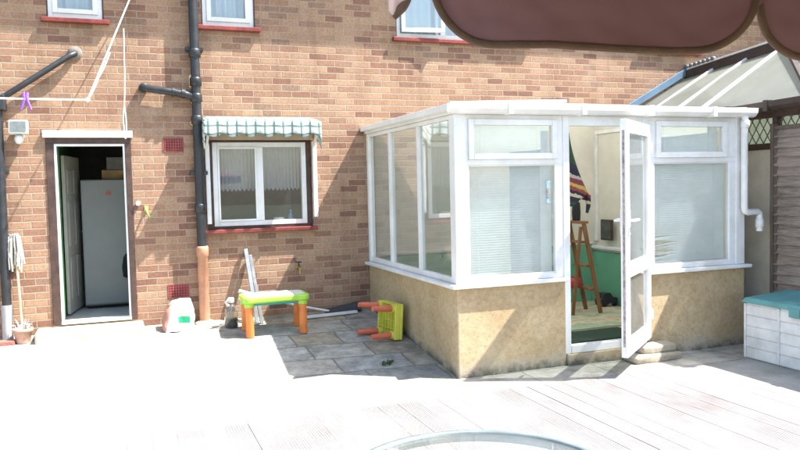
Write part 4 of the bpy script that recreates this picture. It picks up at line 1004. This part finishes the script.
def rug_col(nt, x, y, z, vec):
    n = N(nt, 'ShaderNodeTexNoise', Scale=4.0, Detail=6.0); nt.links.new(vec, n.inputs['Vector'])
    q = M_(nt, 'FRACT', M_(nt, 'MULTIPLY', M_(nt, 'ADD', y, M_(nt, 'MULTIPLY', n.outputs[0], 1.1)), 1.5))
    return ramp(nt, q, [(0, (0.58, 0.50, 0.36)), (.35, (0.26, 0.36, 0.22)), (.55, (0.62, 0.54, 0.40)), (.8, (0.42, 0.34, 0.22)), (1, (0.58, 0.5, 0.36))])
RUG, _, _ = stripe_mat('woven_rug', rug_col)
f = MB(); f.box(1.5, 3.2, -1.75, -.35, .150, .160); tag(f.build('rug', RUG, bevel=.003), 'beige and green patterned rug on the conservatory floor', 'rug')
f = MB(); f.box(1.35, 2.35, -2.33, -1.84, .150, .164); tag(f.build('door_mat', RUBBER, bevel=.004), 'dark green door mat just inside the conservatory door', 'mat')
tc_ = thing('toy_car', 'small dark toy car on the rug near the green wall', 'toy', (3.12, -.55, .16))
f = MB(); f.prism([(3.0, -.62, .20), (3.27, -.62, .20), (3.27, -.62, .27), (3.2, -.62, .28), (3.16, -.62, .34), (3.06, -.62, .34), (3.02, -.62, .27), (3.0, -.62, .26)], (0, .14, 0)); f.build('body', surf('toy_dark', (.04, .04, .05), .4), tc_, bevel=.01)
for a_ in (3.06, 3.21):
    for b_ in (-.625, -.475):
        f = MB(); f.lathe((a_, b_, .20), [(.001, -.012), (.038, -.012), (.038, .012), (.001, .012)], 14, axis='Y'); f.build('wheel', DARK, tc_)
pc = thing('wall_picture', 'small dark framed panel low on the cream wall inside', 'panel', (3.30, -.35, 1.2))
f = MB(); frame_rect_pts = None
f.box(3.27, 3.295, -.50, -.25, 1.02, 1.30); f.build('frame', BROWNF, pc, bevel=.004)
f = MB(); f.box(3.266, 3.269, -.48, -.27, 1.04, 1.28); f.build('picture', surf('dark_picture', (.10, .11, .10), .5, .3, 20), pc)

# rubble step outside the door
st = thing('stone_step', 'rough stone step below the hinge of the conservatory door', 'step', (2.1, -2.8, 0))
def rough(m, x0, x1, y0, y1, z0, z1, seed, n=7):
    def face(fn): m.grid(fn, n, n)
    def dsp(p):
        q = Vector(p); c_ = Vector(((x0 + x1) / 2, (y0 + y1) / 2, (z0 + z1) / 2)); h_ = Vector(((x1 - x0) / 2, (y1 - y0) / 2, (z1 - z0) / 2))
        l = Vector(((q.x - c_.x) / h_.x, (q.y - c_.y) / h_.y, (q.z - c_.z) / h_.z)); s_ = (abs(l.x) ** 6 + abs(l.y) ** 6 + abs(l.z) ** 6) ** (1 / 6)
        l = l / s_ if s_ > 0 else l
        q = Vector((c_.x + l.x * h_.x, c_.y + l.y * h_.y, c_.z + l.z * h_.z))
        return q + Vector((1, 1, .6)) * .02 * noise.noise(q * 7 + Vector((seed, 0, 0)))
    face(lambda u, v: dsp((x0 + (x1 - x0) * u, y0, z0 + (z1 - z0) * v))); face(lambda u, v: dsp((x1 - (x1 - x0) * u, y1, z0 + (z1 - z0) * v)))
    face(lambda u, v: dsp((x0, y1 - (y1 - y0) * u, z0 + (z1 - z0) * v))); face(lambda u, v: dsp((x1, y0 + (y1 - y0) * u, z0 + (z1 - z0) * v)))
    face(lambda u, v: dsp((x0 + (x1 - x0) * u, y0 + (y1 - y0) * v, z1)))
f = MB(); rough(f, 1.80, 2.40, -2.86, -2.625, -.01, .085, 3); f.build('lower_stone', STONE, st)
f = MB(); rough(f, 1.92, 2.36, -2.82, -2.625, .08, .16, 9); f.build('upper_stone', STONE, st)

# ------------------------------------------------------------------ neighbour's lean-to, fence
nc = thing('lean_to', 'neighbour\'s old lean-to with cloudy sheet roof and leaded windows', 'lean-to', (4.6, -1.6, 0))
GX, GZ = 3.64, 2.60; RX, RZ0, RZ1, RY = 4.98, 3.34, 3.47, -1.73; GE = -3.85  # eaves run on past the hip to GE, unseen stretch added for its ground shadow
f = MB()
f.add([(GX, -.002, GZ - .02), (GX, GE, GZ + .05), (RX, RY, RZ1 - .03), (RX, -.002, RZ0 - .03)], [(0, 1, 2, 3)])
f.add([(GX, GE, GZ + .05), (6.3, GE, GZ + .05), (RX, RY, RZ1 - .03)], [(0, 1, 2)])
f.add([(6.3, GE, GZ + .05), (6.3, -.002, GZ), (RX, -.002, RZ0 - .03), (RX, RY, RZ1 - .03)], [(0, 1, 2, 3)])
f.build('roof_sheet', POLY2, nc, solid=.012)
f = MB()
def onroof(t, y): # t 0 at gutter, 1 at ridge
    return Vector((GX + (RX - GX) * t, y, (GZ - .02) + (RZ0 - .03 - GZ + .02) * t + .07 * (-y / 3.85) * (1 - t) + .13 * (-y / 1.73) * t * min(1, t) + .02))
for y_, y2 in ((-.55, -.55), (-1.15, -1.15), (-1.70, -1.70)): f.bar(onroof(0, y_), onroof(1, y2), .045, .035)
f.each('glazing_bar', WPAINT, nc, bevel=.004)
f = MB(); f.bar((GX, -3.25, GZ + .06), (RX, RY, RZ1 + .02), .055, .05); f.bar((GX, GE, GZ + .07), (RX, RY, RZ1 + .02), .055, .05); f.bar((6.3, GE, GZ + .07), (RX, RY, RZ1 + .02), .055, .05); f.each('hip_bar', BROWNT, nc, bevel=.004)
f = MB(); f.bar((RX, -.004, RZ0 + .01), (RX, RY - .02, RZ1 + .02), .10, .12); f.build('ridge_beam', BROWNT, nc, bevel=.006)
f = MB(); f.bar((RX + .02, -.004, RZ0 + .09), (RX + .02, RY - .02, RZ1 + .10), .11, .025)
f.build('ridge_cap', LINT, nc, bevel=.004)
f = MB()
for i in range(7):
    y_ = -.03 - i * .085; f.lathe((RX - .02, y_, RZ0 + .12 + .006 * i), [(.035, -.02), (.04, .0), (.03, .03), (.001, .04)], 10)
f.each('ridge_flashing', LEAD, nc)
f = MB(); f.prism([(3.60, -.004, 2.63), (3.60, -.004, 2.73), (4.99, -.004, 3.47), (4.99, -.004, 3.36)], (0, -.03, 0)); f.build('flashing_board', BLUEP, nc, bevel=.004)
f = MB(); gp = [(.0, .05), (.0, -.045), (-.03, -.06), (-.07, -.055), (-.105, -.02), (-.11, .04), (-.10, .04), (-.095, -.012), (-.065, -.042), (-.03, -.047), (-.012, -.04), (-.01, .05)]
f.add([], [])
n_ = len(gp); pa = [Vector((GX + .05 + a_, -.004, GZ - .06 + z_)) for a_, z_ in gp]; ex = Vector((0, GE, .07)); f.prism(pa, ex); f.build('gutter', BROWNT, nc)
f = MB()
for y_ in (-.6, -1.4, -2.2, -2.75, -3.5): zz = GZ - .06 + .07 * y_ / GE; f.box(GX - .066, GX + .056, y_ - .03, y_ + .03, zz - .066, zz + .055)
f.each('gutter_bracket', BROWNT, nc, bevel=.003)
f = MB(); f.box(3.86, 4.0, GE + .3, -.002, -.02, 2.13); f.box(4.0, 6.1, GE + .3, GE + .44, -.02, 2.13); f.build('wall', surf('dull_cream_wall', (0.74, 0.68, 0.54), .85, .12, 2.2, .2), nc)
f = MB(); f.box(3.845, 3.93, GE + .3, -.002, 2.132, 2.20); f.box(3.845, 3.93, GE + .3, -.002, 2.48, 2.58)
for y_ in (-.02, -.9, -1.75, -2.62, -3.5): f.box(3.85, 3.925, y_ - .035, y_ + .03 if y_ < -.1 else y_, 2.20, 2.48)
f.box(3.93, 6.1, GE + .3, GE + .38, 2.132, 2.20); f.box(3.93, 6.1, GE + .3, GE + .38, 2.48, 2.58)
wf = f.build('window_frame', BROWNF, nc, bevel=.004)
f = MB(); f.box(3.885, 3.891, GE + .33, -.02, 2.20, 2.48); sub(f, 'pane', glass_mat('obscured_glass', (0.95, .97, .95), .04, .5, 3), wf)
f = MB(); f.box(3.93, 3.936, GE + .33, -.02, 2.20, 2.48); sub(f, 'blind', sheet_mat('greenish_blind', (0.80, 0.84, 0.80), (0.86, 0.90, 0.85), 0.65), wf)
f = MB(); st_ = .105
for i in range(-4, 40):
    for sg in (1, -1):
        y0 = -.03 - i * st_; y1 = y0 - sg * .28 * .62
        if sg < 0: y0, y1 = y0, y0 + .28 * .62
        ya, yb_ = max(min(y0, -.03), GE + .35), max(min(y1, -.03), GE + .35)
        if abs(ya - y0) > .001 or abs(yb_ - y1) > .001: continue
        f.bar((3.879, y0, 2.20), (3.879, y1, 2.48), .010, .006)
sub(f, 'lead_came', LEAD, wf)

# fence
FX = 3.79
fence_ = thing('fence', 'brown lapped timber fence beside the storage box', 'fence', (FX, -5.5, 0))
for i, (y0, y1) in enumerate(((-2.70, -4.50), (-4.62, -6.40), (-6.52, -8.30))):
    f = MB(); z_ = .04; j = 0
    while z_ < 2.32:
        h_ = .128 + random.uniform(-.010, .022)
        N_ = 14
        def fn(u, v):
            y_ = y0 + (y1 - y0) * u
            wv = .020 * noise.noise(Vector((y_ * 3.1, z_ * 9, 2.0))) + .010 * noise.noise(Vector((y_ * 11, z_ * 5, 1.0)))
            zz = z_ + h_ * v + (wv if v < .5 else 0)
            return (FX - .030 + .028 * v + .004 * noise.noise(Vector((y_ * 2, z_ * 4, 0))), y_, min(2.345, zz))
        f.grid(fn, 30, 1, False); z_ += .105
    fp = f.build('panel', FENCEW, fence_, solid=.012)
    f = MB(); f.box(FX - .035, FX + .02, y1, y0, 2.335, 2.375); f.box(FX - .032, FX - .002, y0 - .04, y0, .04, 2.334); f.box(FX - .032, FX - .002, y1, y1 + .04, .04, 2.334)
    for o_ in f.each('batten', POSTW, None, bevel=.003): o_.parent = fp
for y_, hw in ((-2.68, .018), (-4.56, .05), (-6.46, .05)):
    f = MB(); f.box(FX - .05, FX + .04, y_ - hw, y_ + hw, -.03, 2.40); f.build('post', POSTW, fence_, bevel=.006)

# ------------------------------------------------------------------ storage box
sb = thing('storage_box', 'white plastic garden storage box with a teal lid by the fence', 'storage box', (3.27, -3.7, 0))
X0, X1, Y0, Y1 = 2.985, 3.60, -4.35, -3.05
f = MB(); f.box(X0 + .012, X1 - .012, Y0 + .012, Y1 - .012, .004, .56); f.build('body', BOXW, sb)
f = MB()
for j in range(5):
    z0 = .012 + j * .108; z1 = z0 + .100
    for (a, b) in ((Y0 + .03, -3.885), (-3.855, -3.49), (-3.46, Y1 - .03)):
        f.hexa([(X0, a, z0), (X0 + .02, a, z0), (X0 + .02, b, z0), (X0, b, z0), (X0 + .006, a, z1), (X0 + .02, a, z1), (X0 + .02, b, z1), (X0 + .006, b, z1)])
    for yy0, yy1 in ((Y1 - .02, Y1), (Y0, Y0 + .02)): f.box(X0 + .03, X1 - .03, yy0, yy1, z0, z1)
f.build('side_panel', BOXW, sb, bevel=.004)
f = MB()
for yy in (Y0 + .015, -3.87, -3.475, Y1 - .015): f.box(X0 - .004, X0 + .022, yy - .014, yy + .014, .006, .558)
f.each('corner_rib', BOXW, sb, bevel=.005)
f = MB(); f.hexa([(X0 - .025, Y0 - .02, .565), (X1 + .02, Y0 - .02, .565), (X1 + .02, Y1 + .02, .565), (X0 - .025, Y1 + .02, .565), (X0 + .0, Y0 + .01, .615), (X1 - .01, Y0 + .01, .655), (X1 - .01, Y1 - .01, .655), (X0 + .0, Y1 - .01, .615)])
f.build('lid', BOXT, sb, bevel=.012, seg=3)
f = MB(); f.box(X0 - .035, X0 - .004, -3.74, -3.62, .50, .585); f.build('latch', BOXT, sb, bevel=.006)

# ------------------------------------------------------------------ glass garden table
gt = thing('garden_table', 'round glass topped metal garden table on the deck', 'table', (-1.71, -6.48, 0.02))
TC = Vector((-1.71, -6.48, 0)); TR = .515; TZ = .75
f = MB(); prof = [(TR - .026, TZ - .036), (TR, TZ - .032), (TR + .004, TZ - .005), (TR, TZ + .008), (TR - .028, TZ + .010), (TR - .030, TZ - .0), (TR - .026, TZ - .036)]
f.lathe(TC, prof, 72, cap=False); f.build('rim', ALU, gt)
f = MB(); f.prism([TC + Vector(((TR - .031) * math.cos(i * math.pi / 36), (TR - .031) * math.sin(i * math.pi / 36), TZ - .003)) for i in range(72)], (0, 0, .006)); f.build('glass_top', TGLASS, gt)
for a_ in (110, 200, 290, 20):
    a = R(a_); u = Vector((math.cos(a), math.sin(a), 0)); f = MB()
    f.tube([TC + u * (TR - .02) + Vector((0, 0, TZ - .03)), TC + u * .30 + Vector((0, 0, TZ - .05)), TC + u * .16 + Vector((0, 0, TZ - .12)), TC + u * .12 + Vector((0, 0, .40)), TC + u * .20 + Vector((0, 0, .16)), TC + u * .40 + Vector((0, 0, .032))], .012, 10); f.build('leg', UPVC, gt)
f = MB(); f.bar(TC + Vector((-.20, (TR ** 2 - .20 ** 2) ** .5 - .03, TZ - .014)), TC + Vector((-.02, .02, TZ - .014)), .022, .012); f.build('glass_support', UPVC, gt)
f = MB(); f.tube([TC + Vector((.125 * math.cos(t * math.pi / 12), .125 * math.sin(t * math.pi / 12), .40)) for t in range(25)], .008, 8); f.build('leg_ring', UPVC, gt)

# ------------------------------------------------------------------ parasol over the camera
CX, CY = -2.9118, -8.89
fv = Vector((.35136, .93624, 0)); rv = Vector((.93624, -.35136, 0))
def W(a, b, z): return Vector((CX, CY, 0)) + rv * a + fv * b + Vector((0, 0, z))
pa_ = thing('parasol', 'maroon canvas parasol with hanging scalloped flaps, close overhead', 'parasol', W(1.28, -.12, .02))
ZE = 2.135
f = MB(); apex = W(1.28, -.12, 2.75); cs_ = [W(.03, 1.10, ZE), W(2.53, 1.10, ZE), W(2.53, -1.27, ZE), W(.03, -1.27, ZE)]
for i in range(4):
    a, b = cs_[i], cs_[(i + 1) % 4]
    f.grid(lambda u, v: a.lerp(b, u).lerp(apex, v) - Vector((0, 0, .05 * math.sin(math.pi * u) * (1 - v) * v * 4)), 12, 12)
f.build('cover', CANOPY, pa_, solid=.003)
def flap(P0, P1, h, rc, skew=0.0, mat=CANOPY, lean=Vector((0, 0, 0)), bow=0.0, name='flap'):
    P0 = Vector(P0); P1 = Vector(P1); L = (P1 - P0).length; nu, nv = 64, 16
    def bottom(s):  # depth of flap at distance s along it, rounded lower corners
        d_ = min(s, L - s); hh = h + skew * (s / L - .5)
        if d_ < rc:
            q = (rc - d_) / rc; return hh - rc * (1 - math.sqrt(max(0, 1 - q * q)))
        return hh
    def fn(u, v):
        s = L * (0.5 - 0.5 * math.cos(math.pi * u)); t = v
        q = P0.lerp(P1, s / L); dep = max(.002, bottom(s))
        return q + lean * (dep * t) - Vector((0, 0, dep * t)) + fv * (bow * math.sin(math.pi * u) * t + .012 * math.sin(3.1 * math.pi * s / L + 1) * t + .010 * t * noise.noise(Vector((q.x * 9 + q.y * 9, t * 2.2, 1.5))) + .0035 * noise.noise(Vector((q.x * 30, q.y * 30, t * 5))))
    m = MB(); m.grid(fn, nu, nv); o = m.build(name, mat, pa_, solid=.003)
    rim = [fn(i / nu, 1.0) for i in range(nu + 1)]; m = MB(); m.tube(rim, .0055, 8); sub2 = m.build('binding', PIPING, None); sub2.parent = o
    return o
FL = .447
flap(W(.052, 1.03, ZE), W(.052 + FL, 1.06, ZE), .132, .085, .020)
flap(W(.515, 1.06, ZE), W(.515 + FL, 1.06, ZE), .150, .075)
for i in range(2, 5): flap(W(.055 + i * .465, 1.03, ZE), W(.055 + i * .465 + FL, 1.03, ZE), .15, .075)
# loose corner flap set outside the cover to catch sun, sunlit tone in its cloth
m = MB()
def loose(u, v):
    a = -.009 + .070 * u
    bot = 2.077 + (.040 * (max(0, u - .14) / .86) ** .55) + .012 * max(0, (.14 - u) / .14)
    z = ZE + .02 + (bot - ZE - .02) * v
    return W(a * (1 + .035 * v), 1.108 + .055 * v + .010 * math.sin(7 * u + 1) * v, z)
m.grid(loose, 24, 12); lf = m.build('loose_flap', LITFLAP, pa_, solid=.003)
m = MB(); m.tube([loose(i / 24, 1.0) - fv * .001 for i in range(2, 12)], [.002 + .006 * math.sin(math.pi * i / 9) for i in range(10)], 8); q_ = m.build('binding', PIPING, None); q_.parent = lf
for i in range(1, 5): flap(W(.03, 1.0 - i * .45, ZE), W(.03, 1.0 - i * .45 - .42, ZE), .15, .075)
for i in range(5): flap(W(2.53, 1.0 - i * .45, ZE), W(2.53, 1.0 - i * .45 - .42, ZE), .15, .075); flap(W(.055 + i * .485, -1.27, ZE), W(.055 + i * .485 + FL, -1.27, ZE), .15, .075)
for c_ in cs_: f = MB(); f.bar(c_ - Vector((0, 0, .012)), apex - Vector((0, 0, .02)), .022, .014); f.build('rib', POSTW, pa_)
f = MB(); f.tube([W(1.28, -.12, .02), W(1.28, -.12, 2.8)], .024, 14); f.build('pole', HANDLE, pa_)
f = MB(); f.lathe(W(1.28, -.12, .022), [(.25, 0), (.25, .06), (.08, .10), (.04, .30), (.028, .30)], 28); f.build('base', CONC, pa_)

# ------------------------------------------------------------------ camera
r_ = Vector((0.93557503, -0.35238202, -0.02294056)); u_ = Vector((0.03969964, 0.04040578, 0.99839437)); w_ = Vector((0.35088929, 0.93498358, -0.05179207))
cam = bpy.data.cameras.new('camera'); co = bpy.data.objects.new('camera', cam); COL.objects.link(co)
mt = Matrix.Identity(4)
for i in range(3): mt[i][0] = r_[i]; mt[i][1] = u_[i]; mt[i][2] = -w_[i]
mt.translation = Vector((-2.9118, -8.89, 1.8178)); co.matrix_world = mt
cam.sensor_width = 36; cam.lens = 748.6448 / 800 * 36; cam.clip_start = .05; cam.clip_end = 400
S.camera = co

# ------------------------------------------------------------------ light
SUNV = Vector((1.38, -0.60, 2.43)).normalized()
el = math.asin(SUNV.z); az = math.atan2(SUNV.x, SUNV.y)
sun = bpy.data.lights.new('sun', 'SUN'); sun.energy = 4.6; sun.angle = R(0.53); sun.color = (1.0, 0.955, 0.89)
so = bpy.data.objects.new('sun', sun); COL.objects.link(so); so.rotation_euler = SUNV.to_track_quat('Z', 'Y').to_euler(); so.location = (6, -6, 9)
wd = bpy.data.worlds.new('World'); S.world = wd; wd.use_nodes = True
nt = wd.node_tree; bg = nt.nodes['Background']
sky = nt.nodes.new('ShaderNodeTexSky'); sky.sky_type = 'NISHITA'; sky.sun_disc = False; sky.sun_elevation = el; sky.sun_rotation = az; sky.air_density = 1.2; sky.dust_density = 2.0
nt.links.new(sky.outputs[0], bg.inputs['Color']); bg.inputs['Strength'].default_value = 0.11
S.view_settings.view_transform = 'Standard'; S.view_settings.look = 'None'; S.view_settings.gamma = 1; S.view_settings.use_curve_mapping = False
S.view_settings.exposure = 1.95
S.render.engine = 'CYCLES'
S.cycles.max_bounces = 10; S.cycles.transparent_max_bounces = 16; S.cycles.use_denoising = True
